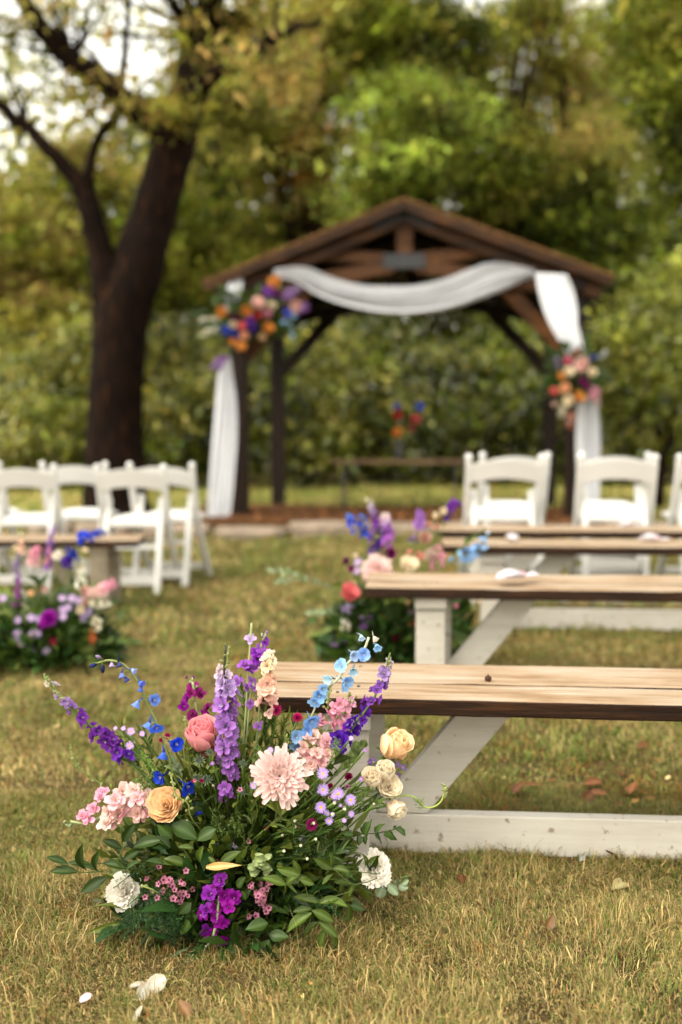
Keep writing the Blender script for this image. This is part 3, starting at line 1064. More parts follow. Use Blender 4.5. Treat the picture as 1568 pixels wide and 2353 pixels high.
# ================================================================ table with vase
def table():
    a, b = P(768, 1058, 11.9), P(1070, 1055, 11.7)
    c = (a + b) / 2
    g = GZ(c.x, c.y)
    root = empty('altar_table', (c.x, c.y, g), R(-6))
    tag(root, 'rustic plank table on thin dark legs under the pavilion', 'table')
    L = (b - a).length
    zt = c.z - g
    for k in range(3):
        MB().box((0, (k - 1) * .152, zt - .02), (L / 2, .074, .02)).build('table_plank', M_TABLE, root, bevel=.004)
    for sx in (-1, 1):
        for sy in (-1, 1):
            MB().bar((sx * (L / 2 - .13), sy * .17, 0), (sx * (L / 2 - .12), sy * .17, zt - .04), .022, .022, (0, 1, 0)).build('leg', M_PLATE, root)
        MB().bar((sx * (L / 2 - .12), -.17, zt - .055), (sx * (L / 2 - .12), .17, zt - .055), .025, .03).build('leg_brace', M_PLATE, root)
    return c


TBL = table()

# ================================================================ benches
def bench(label, x, y, rz, length, flip=False, seat_h=.415, seed=0, paint=None, inset=.18):
    """x, y: front corner of the aisle end; the bench runs along local +X (or -X when flipped)"""
    paint = paint or M_PAINT
    rs = np.random.RandomState(seed)
    g = GZ(x, y)
    root = empty('bench', (x, y, g), rz)
    tag(root, label, 'bench', 'plank benches facing the pavilion')
    s = -1 if flip else 1
    gx = GZ(x + s * 1.0, y) - g
    sl_ = (GZ(x + s * .3, y + .4) - GZ(x + s * .3, y)) / .4 * .6          # the bench leans with the lawn
    T = .038
    for y0, y1, dz in ((0, .135, 0), (.138, .33, .0015)):
        bm = bmesh.new()
        bmesh.ops.create_cube(bm, size=1)
        for v in bm.verts:
            yy = y0 if v.co.y < 0 else y1
            xx = s * (0 if v.co.x < 0 else length)
            zz = seat_h - (T if v.co.z < 0 else 0) + dz + yy * sl_
            v.co = (xx, yy, zz)
        if flip:
            bmesh.ops.reverse_faces(bm, faces=bm.faces)
        bmesh.ops.subdivide_edges(bm, edges=[e for e in bm.edges if abs(e.verts[0].co.x - e.verts[1].co.x) > .5], cuts=24)
        for v in bm.verts:
            v.co.z += .0016 * math.sin(v.co.x * 3 + seed) + rs.normal(0, .0006)
            v.co.y += .0012 * math.sin(v.co.x * 5 + y0 * 20)
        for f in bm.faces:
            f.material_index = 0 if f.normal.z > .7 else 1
        me = bpy.data.meshes.new('plank')
        bm.to_mesh(me)
        bm.free()
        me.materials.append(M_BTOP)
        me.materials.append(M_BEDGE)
        o = put('plank', me, root)
        b = o.modifiers.new('bevel', 'BEVEL')
        b.width = .004
        b.segments = 2
        b.limit_method = 'ANGLE'
    zb = seat_h - T
    ends = [inset, length - .30]
    for k, e in enumerate(ends):
        xa = s * e if s > 0 else -e - .105
        xm = xa + .0525
        MB().box((xm, .062, (zb - .045) / 2 - .01), (.0525, .02, (zb - .045) / 2 + .008)).build('leg', paint, root, bevel=.003)
        MB().box((xm + .03, .268, (zb - .045) / 2 - .01), (.0525, .02, (zb - .045) / 2 + .008)).build('leg', paint, root, bevel=.003)
        MB().box((xm, .165, zb - .0225 - .001 + .165 * sl_), (.056, .138, .0215)).build('leg_cap', paint, root, bevel=.003)
        sg = (1 if k == 0 else -1) * s
        xb = xm + sg * .135
        z0, z1, hw, dx = .0985, zb - .0015 + .165 * sl_, .064, sg * .225
        xc = xb - sg * .012
        V = [(xc + a, .165 + b, z) for z, a0 in ((z0, 0), (z1, dx)) for a, b in ((a0 - hw, -.0185), (a0 + hw, -.0185), (a0 + hw, .0185), (a0 - hw, .0185))]
        MB().add(V, [[0, 3, 2, 1], [4, 5, 6, 7], [0, 1, 5, 4], [1, 2, 6, 5], [2, 3, 7, 6], [3, 0, 4, 7]]).build('brace', paint, root, bevel=.003)
        for px, py in ((xm - .02, .045), (xm + .025, .10), (xm - .022, .20), (xm + .02, .29)):
            sc_ = MB()
            sc_.lathe([(.0, .0012), (.0038, .001), (.0042, -.002)], 8, Matrix.Translation((px, py, seat_h + .0012 + py * sl_ + .0016 * math.sin(px * 3 + seed))))
            sc_.build('screw', M_PLATE, root)
        for px, pz in ((xm - .03, .05), (xm + .03, .075), (xm - .025, zb - .09), (xm + .028, zb - .1)):
            sc_ = MB()
            sc_.lathe([(.0, .0012), (.0036, .001), (.004, -.002)], 8, Matrix.Translation((px, .0418, pz)) @ Matrix.Rotation(R(90), 4, 'X'))
            sc_.build('screw', M_PLATE, root)
    xa, xb = s * (ends[0] + .0525), s * (ends[1] + .0525)
    MB().box(((xa + xb) / 2, .165, .049), (abs(xb - xa) / 2 - .01, .019, .048)).build('rail', paint, root, bevel=.003)
    return root


def bx(u, d):
    return (u - CX) / F * d


bench('nearest plank bench with worn tan top and white brace', -.193, 2.205, R(-4), 2.5, seed=1, inset=.15)
bench('second plank bench from the front with white sachet on top', bx(840, 3.5), 3.5, R(-4), 2.6, seed=2)
bench('third plank bench behind two white sachets right of the flowers', bx(1020, 4.6), 4.6, R(-4), 2.6, seed=3)
bench('farthest right hand bench just before the white chairs', bx(1008, 5.35), 5.35, R(-4), 2.6, seed=4)
bench('left hand bench end behind the left flower arrangement', bx(322, 5.68), 5.60, R(3), 2.4, flip=True, seed=5, paint=M_TANGREY)

# ================================================================ folding chairs
def make_chair():
    root = empty('folding_chair')
    rsn = M_RESIN
    HWD = .212
    for sx in (-1, 1):
        # long leg: from the finial at the top of the back to the front foot
        q_ = spline([(sx * HWD, -.225, .775), (sx * HWD, -.175, .62), (sx * HWD, -.06, .36), (sx * HWD, .21, .0)], 14)
        mb = MB()
        for a, b in zip(q_[:-1], q_[1:]):
            pass
        n = len(q_)
        V, f4 = [], []
        for k, p in enumerate(q_):
            t = q_[min(k + 1, n - 1)] - q_[max(k - 1, 0)]
            t /= np.linalg.norm(t)
            up = np.array([0, -t[2], t[1]])
            if up[1] > 0:
                up = -up
            hx, hy = .0165, .022
            for ax, ay in ((-1, -1), (1, -1), (1, 1), (-1, 1)):
                V.append(p + np.array([ax * hx, 0, 0]) + up * ay * hy)
        f4 = [[k * 4 + j, k * 4 + (j + 1) % 4, (k + 1) * 4 + (j + 1) % 4, (k + 1) * 4 + j] for k in range(n - 1) for j in range(4)] + [[3, 2, 1, 0], [n * 4 - 4, n * 4 - 3, n * 4 - 2, n * 4 - 1]]
        mb.add(V, f4)
        lg = mb.build('back_post', rsn, root, bevel=.006)
        fi = MB()
        fi.lathe([(.016, -.012), (.013, .0), (.02, .01), (.024, .022), (.020, .036), (.010, .044), (.001, .046)], 10, Matrix.Translation((sx * HWD, -.228, .775)))
        fi.build('finial', rsn, lg, smooth=True)
        # rear leg
        mb = MB()
        mb.bar((sx * .172, -.11, .60), (sx * .172, -.285, .0), .036, .05, (0, 1, 0))
        rl = mb.build('rear_leg', rsn, root, bevel=.008)
        bt = MB()
        bt.lathe([(.0, .006), (.009, .004), (.010, .0)], 8, Matrix.Translation((sx * .192, -.135, .5)) @ Matrix.Rotation(R(90) * sx, 4, 'Y'))
        bt.build('bolt', M_STEEL, rl)
    # arched back panel
    mb = MB()
    n = 15
    V, f4 = [], []
    for k in range(n):
        s_ = -1 + 2 * k / (n - 1)
        x = s_ * (HWD - .012)
        bow = -.022 * (1 - s_ * s_)
        top = .755 + .035 * (1 - s_ * s_)
        bot = .645 + .028 * (1 - s_ * s_)
        yt, yb_ = -.228 + bow, -.195 + bow
        V += [(x, yb_ - .011, bot), (x, yt - .011, top), (x, yt + .011, top), (x, yb_ + .011, bot)]
    f4 = [[k * 4 + j, k * 4 + (j + 1) % 4, (k + 1) * 4 + (j + 1) % 4, (k + 1) * 4 + j] for k in range(n - 1) for j in range(4)] + [[3, 2, 1, 0], [n * 4 - 4, n * 4 - 3, n * 4 - 2, n * 4 - 1]]
    mb.add(V, f4)
    mb.build('backrest', rsn, root, bevel=.004)
    # seat frame and pad
    mb = MB()
    mb.box((0, .02, .432), (.192, .195, .017))
    mb.build('seat', rsn, root, bevel=.012)
    mb = MB()
    nx, ny = 12, 12
    X, Y = np.meshgrid(np.linspace(-1, 1, nx), np.linspace(-1, 1, ny))
    ed = np.clip((1 - np.maximum(np.abs(X), np.abs(Y))) / .22, 0, 1)
    Z = .449 + .026 * np.sqrt(ed) + .006 * (1 - X ** 2)
    V = np.stack([X * .172, .02 + Y * .175, Z], -1).reshape(-1, 3)
    i = np.arange(ny - 1)[:, None] * nx + np.arange(nx - 1)[None]
    mb.add(V, np.stack([i, i + 1, i + nx + 1, i + nx], -1).reshape(-1, 4))
    mb.build('seat_pad', M_VINYL, root, smooth=True)
    MB().box((0, -.262, .085), (.155, .011, .028)).build('crossbar', rsn, root, bevel=.004)
    MB().box((0, .155, .085), (.196, .011, .022)).build('crossbar', rsn, root, bevel=.004)
    MB().box((0, -.20, .29), (.155, .009, .014)).build('crossbar', rsn, root, bevel=.004)
    return root


CH = [(305, 365, -3, 'white folding chair standing nearest the aisle on the left side'), (50, 362, -5, 'white folding chair cut by the left edge, front row'),
      (380, 348, -4, 'white folding chair beside the long white drape at left'), (172, 341, -4, 'white folding chair before the big dark trunk, back row'), (-62, 338, -4, 'white folding chair mostly cut off at far left, back row'),
      (1162, 393, -3, 'front white folding chair left of the right pavilion post'), (1429, 396, -3, 'front white folding chair right of the right pavilion post'), (1650, 394, -3, 'white folding chair cut off by the right edge'),
      (1183, 352, -3, 'rear white folding chair left of the right pavilion post'), (1419, 352, -3, 'rear white folding chair right of the right pavilion post')]
proto = make_chair()
for i, (u, sc_, rot, lab) in enumerate(CH):
    o = proto if i == 0 else copy_tree(proto)
    d = F / sc_
    x, y = (u - CX) / sc_, d + .22
    o.location = (x, y, GZ(x, y))
    o.rotation_euler = (0, 0, R(rot + [0, 4, -3, 3, -2, 2, -4, 0, 3, -2][i]))
    tag(o, lab, 'chair', 'white folding chairs')
# ================================================================ flower parts
RS = np.random.RandomState(1234)
c3 = lambda *a: np.array(a, float)
PUR, VIO, LAV, LIL = c3(.20, .035, .38), c3(.07, .008, .30), c3(.36, .16, .50), c3(.52, .38, .66)
MAG, BUR, CRI = c3(.25, .005, .26), c3(.16, .004, .09), c3(.40, .01, .10)
BLU, NAV, SKY = c3(.012, .045, .52), c3(.02, .03, .14), c3(.30, .52, .84)
PNK, BLS, COR, PEA, CRM, WHT, ORG, RED = c3(.80, .36, .48), c3(.84, .60, .55), c3(.86, .22, .23), c3(.93, .68, .41), c3(.90, .81, .63), c3(.93, .89, .80), c3(.80, .40, .10), c3(.45, .03, .02)
RST = c3(.45, .12, .04)
GLT, GMD, GDK, GGY, GYL = c3(.24, .29, .06), c3(.085, .15, .022), c3(.03, .075, .012), c3(.20, .26, .15), c3(.34, .36, .15)
YEL = c3(.75, .55, .12)


def petal(mb, L, W, elev, az, r0=0.0, z0=0.0, bend=0.0, cup=0.0, ruf=0.0, prof=(0.25, 1, 1, .55), c0=None, c1=None, nl=4, nw=2, tw=0.0, ser=0.0):
    """one petal of length L leaving the axis at radius r0, risen elev degrees, curled by bend degrees along its length"""
    t = np.linspace(0, 1, nl + 1)
    s = np.linspace(-1, 1, nw + 1)
    wt = np.interp(t, np.linspace(0, 1, len(prof)), prof)
    ang = R(elev) + R(bend) * t
    dl = L / nl
    yy = np.concatenate([[0], np.cumsum(np.cos(ang[:-1]) * dl)])
    zz = np.concatenate([[0], np.cumsum(np.sin(ang[:-1]) * dl)])
    T, Sx = np.meshgrid(t, s, indexing='ij')
    x = Sx * (W / 2) * wt[:, None]
    h = cup * W * (Sx ** 2) * wt[:, None] + ruf * W * np.sin(Sx * 5 + RS.rand() * 6.3) * T ** 2
    if ser:
        h = h + RS.normal(0, ser * W, h.shape) * T ** 2
    y = yy[:, None] - np.sin(ang)[:, None] * h + r0
    z = zz[:, None] + np.cos(ang)[:, None] * h + z0
    if ser:
        y[-1] += np.cos(ang[-1]) * RS.normal(0, ser * L, nw + 1)
        z[-1] += np.sin(ang[-1]) * RS.normal(0, ser * L, nw + 1)
    a = R(az)
    V = np.stack([x * math.cos(a) - y * math.sin(a), x * math.sin(a) + y * math.cos(a), z], -1).reshape(-1, 3)
    m = nw + 1
    i = np.arange(nl)[:, None] * m + np.arange(nw)[None]
    C = c0[None] + (c1 - c0)[None] * T.reshape(-1, 1) if c0 is not None else None
    mb.add(V, np.stack([i, i + 1, i + m + 1, i + m], -1).reshape(-1, 4), None, C)


def h_rose(c):
    mb = MB()
    deep = c * c3(.99, .89, .82)
    n = 30
    for i in range(n):
        t = i / (n - 1)
        el = 92 - 44 * t ** 1.5
        petal(mb, .80 + .30 * t, .40 + .85 * t ** .8, el, i * 137.5 + RS.normal(0, 8), .03 + .34 * t, -.55 + .10 * (1 - t), -22 * (1 - t) + (-30 if t < .6 else -12 if t < .82 else 34) * t, .27 - .06 * t, .035, (.45, .9, 1, 1, .72), deep, c * (1.0 if t < .6 else .97), 6, 5)
    for k in range(5):
        petal(mb, .7, .22, -20, k * 72, .08, -.52, 20, .1, 0, (.8, 1, .6, .1), GMD, GMD)
    return mb


def h_rosebud(c):
    mb = MB()
    deep = c * c3(.98, .84, .74)
    n = 15
    for i in range(n):
        t = i / (n - 1)
        petal(mb, 1.45 - .10 * t, .85 + .85 * t ** .8, 98 - 36 * t ** 1.6, i * 137.5 + RS.normal(0, 10), .06 + .46 * t, -.75 + .1 * (1 - t), -14 if t < .55 else -16 if t < .75 else 40, .30, .03, (.5, .95, 1.04, 1, .62), deep, c, 7, 6)
    for k in range(5):
        petal(mb, .75, .22, -15, k * 72, .1, -.74, 30, .1, 0, (.8, 1, .6, .1), GMD, GMD)
    return mb


def h_mum(c):
    mb = MB()
    n = 165
    for i in range(n):
        t = i / (n - 1)                     # 0 outer, 1 centre
        el = -18 + 104 * t ** 1.25
        col = c * (1 - .10 * t) * c3(1, 1 - .07 * t, 1 - .08 * t)
        L = (1.0 - .70 * t ** 1.3) * (1 + RS.normal(0, .085))
        petal(mb, L, .23 - .08 * t, el + RS.normal(0, 7), i * 137.508 + RS.normal(0, 5), .02, .0 + .10 * t, (26 if t < .7 else -45) + RS.normal(0, 6), .38, 0, (.4, .65, .9, 1, .55), col * .93, np.minimum(col * 1.03, .9), 5, 2)
    return mb


def h_carnation(c):
    mb = MB()
    n = 95
    for i in range(n):
        t = i / (n - 1)
        el = 2 + 80 * t ** .9
        petal(mb, (1.0 - .30 * t) * (1 + RS.normal(0, .06)), .50 - .10 * t, el + RS.normal(0, 9), i * 137.5, .03, -.25, 16 * (1 - t), .05, .10, (.12, .32, .72, 1, 1.02), c * .97, c, 5, 6, ser=.03)
    petal(mb, .1, .1, -80, 0, 0, -.25, 0, 0, 0, (1, 1), GMD, GMD)
    return mb


def h_aster(c):
    mb = MB()
    for i in range(30):
        petal(mb, .92 + RS.normal(0, .07), .17, 10 + (12 if i % 2 else 0) + RS.normal(0, 5), i * 12 + RS.normal(0, 3), .08, -.03, -8, .2, 0, (.5, .9, 1, .4), np.minimum(c * 1.15, .9), c, 3, 2)
    mb.lathe([(.27, -.02), (.26, .06), (.16, .12), (.001, .14)], 10, None, YEL * c3(.95, .95, .8))
    return mb


def h_button(c):
    mb = MB()
    n = 70
    for i in range(n):
        t = i / (n - 1)
        petal(mb, 1.0 - .5 * t, .3 - .1 * t, -5 + 85 * t, i * 137.5, .03, 0, 12, .3, 0, (.4, .9, 1, .5), c * .8, c, 3, 2)
    return mb


def floret(mb, c, cc, n=5, L=.95, W=.85, el=28, sp=1.1, ruf=.06, layers=1):
    for l in range(layers):
        for i in range(n):
            petal(mb, L * (1 - .28 * l) * (1 + RS.normal(0, .08)), W * (1 - .18 * l), el + 26 * l + RS.normal(0, 9), i * 360 / n + l * 180 / n + RS.normal(0, 6), .05, .0 + .05 * l, -14, .16, ruf, (.3, .85, 1, .62), c * .82, np.minimum(c * 1.05, .92), 4, 3)
    for i in range(3):
        petal(mb, .42, .28, 62, i * 120 + 30, .03, .03, 10, .3, 0, (.6, 1, .6), cc, cc, 2, 2)
    if sp:
        mb.tube([(0, 0, .02), (.05, 0, -.35), (.1, .03, -.75), (.06, .05, -sp)], [.17, .13, .08, .03], 5, c * .6)


def h_larkspur(c):
    mb = MB()
    floret(mb, c, np.minimum(c * .5 + .42, .9), 5, .95, .82, 30, 1.1, .07)
    floret(mb, c * .92, np.minimum(c * .5 + .4, .9), 4, .65, .5, 52, 0, .1)
    return mb


def h_delph(c):
    mb = MB()
    floret(mb, c, np.minimum(c * .4 + .4, .85), 5, .95, 1.0, 38, 1.5, .06)
    return mb


def h_stock(c):
    mb = MB()
    floret(mb, c, np.minimum(c * .6 + c3(.3, .3, .1), .9), 4, .98, .95, 12, 0, .12, 3)
    return mb


def h_bell(c):
    mb = MB()
    for i in range(5):
        petal(mb, 1.0, .75, 62, i * 72, .10, -.6, -18, .2, .05, (.5, .95, 1, .55), np.minimum(c * 1.2 + .05, .85), c, 4, 3)
    mb.tube([(0, 0, -.5), (.25, .1, -.95), (.65, .2, -1.35)], [.2, .12, .04], 5, c * .55)
    return mb


def h_wax(c):
    mb = MB()
    for i in range(5):
        petal(mb, .85, .8, 30, i * 72, .30, 0, 8, .2, .04, (.6, 1, 1, .6), c * .7, c, 3, 2)
    mb.lathe([(.42, .05), (.33, -.05), (.12, -.10), (.0, -.08)], 8, None, BUR * .55)
    mb.lathe([(.05, -.6), (.28, -.3), (.40, .05)], 7, None, c3(.25, .10, .07))
    return mb


def h_bud(c):
    mb = MB()
    mb.lathe([(.02, -1.0), (.42, -.65), (.58, -.1), (.45, .45), (.2, .85), (.02, 1.0)], 7, None, np.repeat(np.linspace(.75, 1.1, 6), 7)[:, None] * c[None])
    return mb


def h_thistle(c):
    mb = MB()
    for i in range(60):
        t = (i + .5) / 60
        a, z = i * 2.39996, .9 - 1.6 * t
        r = math.sqrt(max(0, 1 - z * z)) * .55
        mb.tube([(r * .8 * math.cos(a), r * .8 * math.sin(a), z * .62), (r * 1.45 * math.cos(a), r * 1.45 * math.sin(a), z * .95 + .06)], [.085, .02], 4, c * (.7 + .6 * RS.rand()))
    for i in range(11):
        petal(mb, 1.5, .24, 12 + RS.normal(0, 9), i * 33, .2, -.5, 18, .3, 0, (.7, 1, .5, .06), GGY, GGY * 1.2, 4, 2)
    return mb


KIND = dict(rosebud=h_rosebud, rose=h_rose, mum=h_mum, carnation=h_carnation, aster=h_aster, button=h_button, larkspur=h_larkspur, delph=h_delph, stock=h_stock, bell=h_bell, wax=h_wax, bud=h_bud, thistle=h_thistle)
PARTNAME = dict(rosebud='rose', rose='rose', mum='chrysanthemum', carnation='carnation', aster='aster', button='button_flower', larkspur='floret', delph='floret', stock='floret', bell='floret', wax='waxflower', bud='bud', thistle='thistle')
_HM = {}


def head_mesh(kind, c):
    k = (kind, tuple(np.round(c, 2)), RS.randint(3) if kind in ('larkspur', 'delph', 'stock', 'bell') else RS.randint(2) if kind in ('rose', 'aster') else 0)
    if k not in _HM:
        _HM[k] = KIND[kind](np.asarray(c)).mesh(PARTNAME[kind], M_PETAL, True, True)
    return _HM[k]


# ---------------------------------------------------------------- leaves
_LM = {}


def leaf_mesh(kind, c, var):
    k = (kind, tuple(np.round(c, 3)), var)
    if k in _LM:
        return _LM[k]
    mb = MB()
    sh = dict(ruscus=(.40, (.10, .72, 1, .92, .6, .05), -28, .22), narrow=(.19, (.3, .9, 1, .7, .05), -30, .3), lily=(.22, (.35, .9, 1, .8, .45, .04), -24, .25),
              round=(.85, (.2, .85, 1, .9, .3), 6, .05), broad=(.62, (.12, .85, 1, .85, .5, .06), -22, .14), ivy=(.72, (.35, 1, .72, .8, .32, .05), -35, .2))[kind]
    petal(mb, 1.0, sh[0], 8 + 10 * var, 0, 0, 0, sh[2] * (.6 + .5 * var), sh[3] * (.7 + .3 * var), .05, sh[1], c * .85, c * 1.05, 8, 4)
    V = mb.v[0].reshape(9, 5, 3)
    C = mb.c[0].reshape(9, 5, 3)
    C[:, 2] = np.minimum(C[:, 2] * 1.5 + .015, .5)       # paler midrib
    V[:, 2, 2] -= .012
    tw = np.linspace(0, 1, 9) * (var - 1) * .5
    x, z = V[..., 0].copy(), V[..., 2].copy()
    zc = V[:, 2:3, 2]
    V[..., 0] = x * np.cos(tw)[:, None] + (z - zc) * np.sin(tw)[:, None]
    V[..., 2] = zc + (z - zc) * np.cos(tw)[:, None] - x * np.sin(tw)[:, None]
    mb.v[0], mb.c[0] = V.reshape(-1, 3), C.reshape(-1, 3)
    _LM[k] = mb.mesh('leaf', M_LEAF, True, True)
    return _LM[k]


def quat_y(d, up):
    """rotation taking +Y to d with +Z near up"""
    y = Vector(d).normalized()
    z = Vector(up) - y * Vector(up).dot(y)
    z = z.normalized() if z.length > 1e-5 else y.orthogonal().normalized()
    return Matrix((y.cross(z), y, z)).transposed().to_quaternion()


def quat_z(d, spin=0.0):
    q_ = Vector(d).to_track_quat('Z', 'Y')
    return q_ @ Quaternion((0, 0, 1), spin)


class Arr:
    """one flower arrangement: an Empty at its base with stems, flowers and leaves as parts"""

    def __init__(s, name, label, cat, base, centre, group=None, seed=0):
        s.B = Vector(base)
        s.root = empty(name, s.B)
        tag(s.root, label, cat, group)
        s.C = Vector(centre)                     # point the stems fan out from
        s.rs = np.random.RandomState(seed)
        s.d0 = s.C.y

    def out(s, p, cam_w=.6, up=.25):
        o_ = (p - s.C)
        o_ = o_.normalized() if o_.length > 1e-4 else Vector((0, -1, 0))
        tc = (Vector((0, 0, CAM_H)) - p).normalized()
        return (o_ * (1 - cam_w) + tc * cam_w + Vector((0, 0, up))).normalized()

    def stem(s, pts, r=.0022, col=GMD, name='stem', n=14):
        q_ = spline([p - s.B for p in pts], n)
        mb = MB()
        mb.tube(q_, list(np.linspace(r, r * .6, n)), 5, col)
        return mb.build(name, M_STEM, s.root, smooth=True, col=True)

    def head(s, kind, c, p, r, face=None, parent=None, stem=True, name=None):
        face = face or s.out(p)
        o = put(name or PARTNAME[kind], head_mesh(kind, c), parent or s.root, p - s.B, quat_z(face, s.rs.rand() * 6.28), r)
        if stem:
            root = s.C + Vector(s.rs.normal(0, .02, 3))
            mid = (p * .55 + root * .45) - face * .03
            o2 = s.stem([p - face * r * .4, mid, root], .0022, GMD * (.8 + .4 * s.rs.rand()))
        return o

    def spike(s, name, pts, kind, n, r0, r1, cols, spread, stemcol=GMD, buds=0, budcol=GYL, t0=.0, t1=.9, camb=.5, droop=0.0, rooted=True, stemr=.0026, jit=.25):
        """florets along a stem; pts run from the tip down to the lowest floret"""
        p = [Vector(q_) for q_ in pts]
        full = p + ([s.C + Vector(s.rs.normal(0, .015, 3))] if rooted else [])
        par = s.stem(full, stemr, stemcol, name, 24)
        cv = spline(p, 60)
        for i in range(n):
            t = t0 + (t1 - t0) * (i + s.rs.rand() * .6) / n                   # 0 tip .. 1 low end
            j = min(58, int(t * 59))
            a = Vector(cv[j])
            tg = Vector(cv[j + 1]) - a
            tg.normalize()
            az = i * 2.4 + s.rs.normal(0, .4)
            x = tg.orthogonal().normalized()
            y = tg.cross(x)
            d = x * math.cos(az) + y * math.sin(az)
            tc = (Vector((0, 0, CAM_H)) - a).normalized()
            d = (d + tc * camb * (.3 + s.rs.rand()) - tg * .25 + Vector((0, 0, -droop))).normalized()
            if s.rs.rand() < .1:
                continue
            r = 1.28 * (r1 * .9 + (r0 - r1 * .9) * min(1, t * 1.5)) * math.exp(s.rs.normal(0, .2))
            k = t * (len(cols) - 1)
            ci = min(len(cols) - 2, int(k)) if len(cols) > 1 else 0
            if len(cols) > 1:
                f = round((k - ci) * 3) / 3
                c = cols[ci] * (1 - f) + cols[ci + 1] * f
            else:
                c = cols[0]
            sp = spread * (.45 + .55 * t) * (1 + s.rs.normal(0, jit))
            put('floret', head_mesh(kind, c), par, a + d * sp - s.B, quat_z(d + Vector(s.rs.normal(0, .2, 3)), s.rs.rand() * 6), r)
        for i in range(buds):
            t = .28 * i / max(buds, 1)
            a = Vector(cv[int(t * 59)])
            d = Vector(s.rs.normal(0, 1, 3)).normalized()
            tg = Vector(cv[0]) - Vector(cv[6])
            d = (d + tg.normalized() * .9).normalized()
            put('bud', head_mesh('bud', budcol), par, a + d * spread * .35 - s.B, quat_z(d), r1 * (.40 + .55 * i / max(buds, 1)))
        return par

    def leaf(s, kind, c, a, b, parent=None, up=None, var=None):
        """one leaf from its foot a to its tip b"""
        a, b = Vector(a), Vector(b)
        up = up or (Vector((0, 0, 1)) * .7 + (Vector((0, 0, CAM_H)) - a).normalized() * .7 + Vector(s.rs.normal(0, .35, 3)))
        var = s.rs.randint(3) if var is None else var
        return put('leaf', leaf_mesh(kind, c, var), parent or s.root, a - s.B, quat_y(b - a, up), (b - a).length * 1.05)

    def spray(s, name, pts, kind, c, n, L, wild=.5, rooted=False, r=.0015):
        pts = [Vector(q_) for q_ in pts]
        par = s.stem(pts + ([s.C] if rooted else []), r, c * .9, name, 12)
        cv = spline(pts, 40)
        for i in range(n):
            t = (i + .3) / n
            j = min(38, int(t * 39))
            a = Vector(cv[j])
            tg = (Vector(cv[j]) - Vector(cv[j + 1])).normalized()            # towards the tip
            x = tg.orthogonal().normalized()
            side = tg.cross(Vector((0, 0, 1)) + Vector(s.rs.normal(0, .3, 3)))
            side = side.normalized() if side.length > .05 else x
            d = tg * .75 + side * (1 if i % 2 else -1) * .8 + Vector(s.rs.normal(0, wild * .4, 3))
            if i == 0:
                d = tg
            d.normalize()
            l = L * (.75 + .35 * math.sin(math.pi * min(1, t + .25))) * math.exp(s.rs.normal(0, .12))
            s.leaf(kind, c, a, a + d * l, par)
        return par

    def frond(s, pts, L, c, n=70, name='fern_frond'):
        """feathery plume of hair-thin needles along a stem, one joined part"""
        pts = [Vector(q_) - s.B for q_ in pts]
        cv = spline(pts, n)
        mb = MB()
        mb.tube(spline(pts, 12), .0008, 4, c * .8)
        Vs, Fs, Cs = [], [], []
        k = 0
        for i in range(n - 1):
            tg = cv[i + 1] - cv[i]
            tg = tg / (np.linalg.norm(tg) + 1e-9)
            for sd in (-1, 1):
                d = np.cross(tg, s.rs.normal(0, 1, 3)) + tg * .5
                d /= np.linalg.norm(d)
                l = L * math.sin(math.pi * (.08 + .9 * i / n)) * (.7 + .5 * s.rs.rand())
                for m in range(6):
                    a = cv[i] + d * l * m / 6
                    e = (d * .6 + s.rs.normal(0, .55, 3))
                    e = e / np.linalg.norm(e) * l * .33
                    w_ = np.cross(e, s.rs.normal(0, 1, 3))
                    w_ = w_ / (np.linalg.norm(w_) + 1e-9) * .0007
                    Vs += [a - w_, a + w_, a + e]
                    Fs.append([k, k + 1, k + 2])
                    Cs += [c * math.exp(s.rs.normal(0, .25))] * 3
                    k += 3
        mb.add(Vs, None, Fs, Cs)
        o = mb.build(name, M_STEM, s.root, smooth=False, col=True)
        return o

    def fill(s, n, rad, cz, size, cols, seed=0, asp0=.3, shell=.4):
        """dense small greenery in the heart of the arrangement that nobody could count"""
        rs = np.random.RandomState(seed)
        Vs, Cs = [], []
        d = rs.normal(0, 1, (n, 3))
        d /= np.linalg.norm(d, axis=1)[:, None]
        d[:, 2] = np.abs(d[:, 2]) * 1.0 - .12
        p = np.array([0, 0, cz]) + d * np.array(rad) * (rs.rand(n, 1) ** shell)
        p[:, 2] = np.maximum(p[:, 2], .012)
        a = d * .8 + rs.normal(0, .5, (n, 3)) + np.array([0, 0, .25])
        a /= np.linalg.norm(a, axis=1)[:, None]
        nr = rs.normal(0, 1, (n, 3)) + np.array([0, -.5, .8])
        b = np.cross(nr, a)
        b /= np.linalg.norm(b, axis=1)[:, None]
        nr = np.cross(a, b)
        L = size * np.exp(rs.normal(0, .4, n))[:, None]
        asp = np.exp(rs.normal(math.log(asp0), .4, n))[:, None]
        bb = b * L * asp * .5
        m1, m2 = p + a * L * .35 + nr * L * .05, p + a * L * .7 + nr * L * .03
        V = np.stack([p, m1 - bb, m1 - nr * L * .03, m1 + bb, m2 - bb * .7, m2 - nr * L * .03, m2 + bb * .7, p + a * L - nr * L * .08], 1).reshape(-1, 3)
        o_ = np.arange(n)[:, None] * 8
        F3 = np.concatenate([o_ + np.array([f]) for f in ([0, 1, 2], [0, 2, 3], [4, 7, 5], [5, 7, 6])])
        F4 = np.concatenate([o_ + np.array([f]) for f in ([1, 4, 5, 2], [2, 5, 6, 3])])
        col = np.array(cols)[rs.randint(len(cols), size=n)] * np.exp(rs.normal(0, .3, (n, 1)))
        mb = MB()
        mb.add(V + np.array(s.C - s.B) * np.array([1, 1, 0]), F4, F3, np.repeat(col[:, None], 8, 1).reshape(-1, 3))
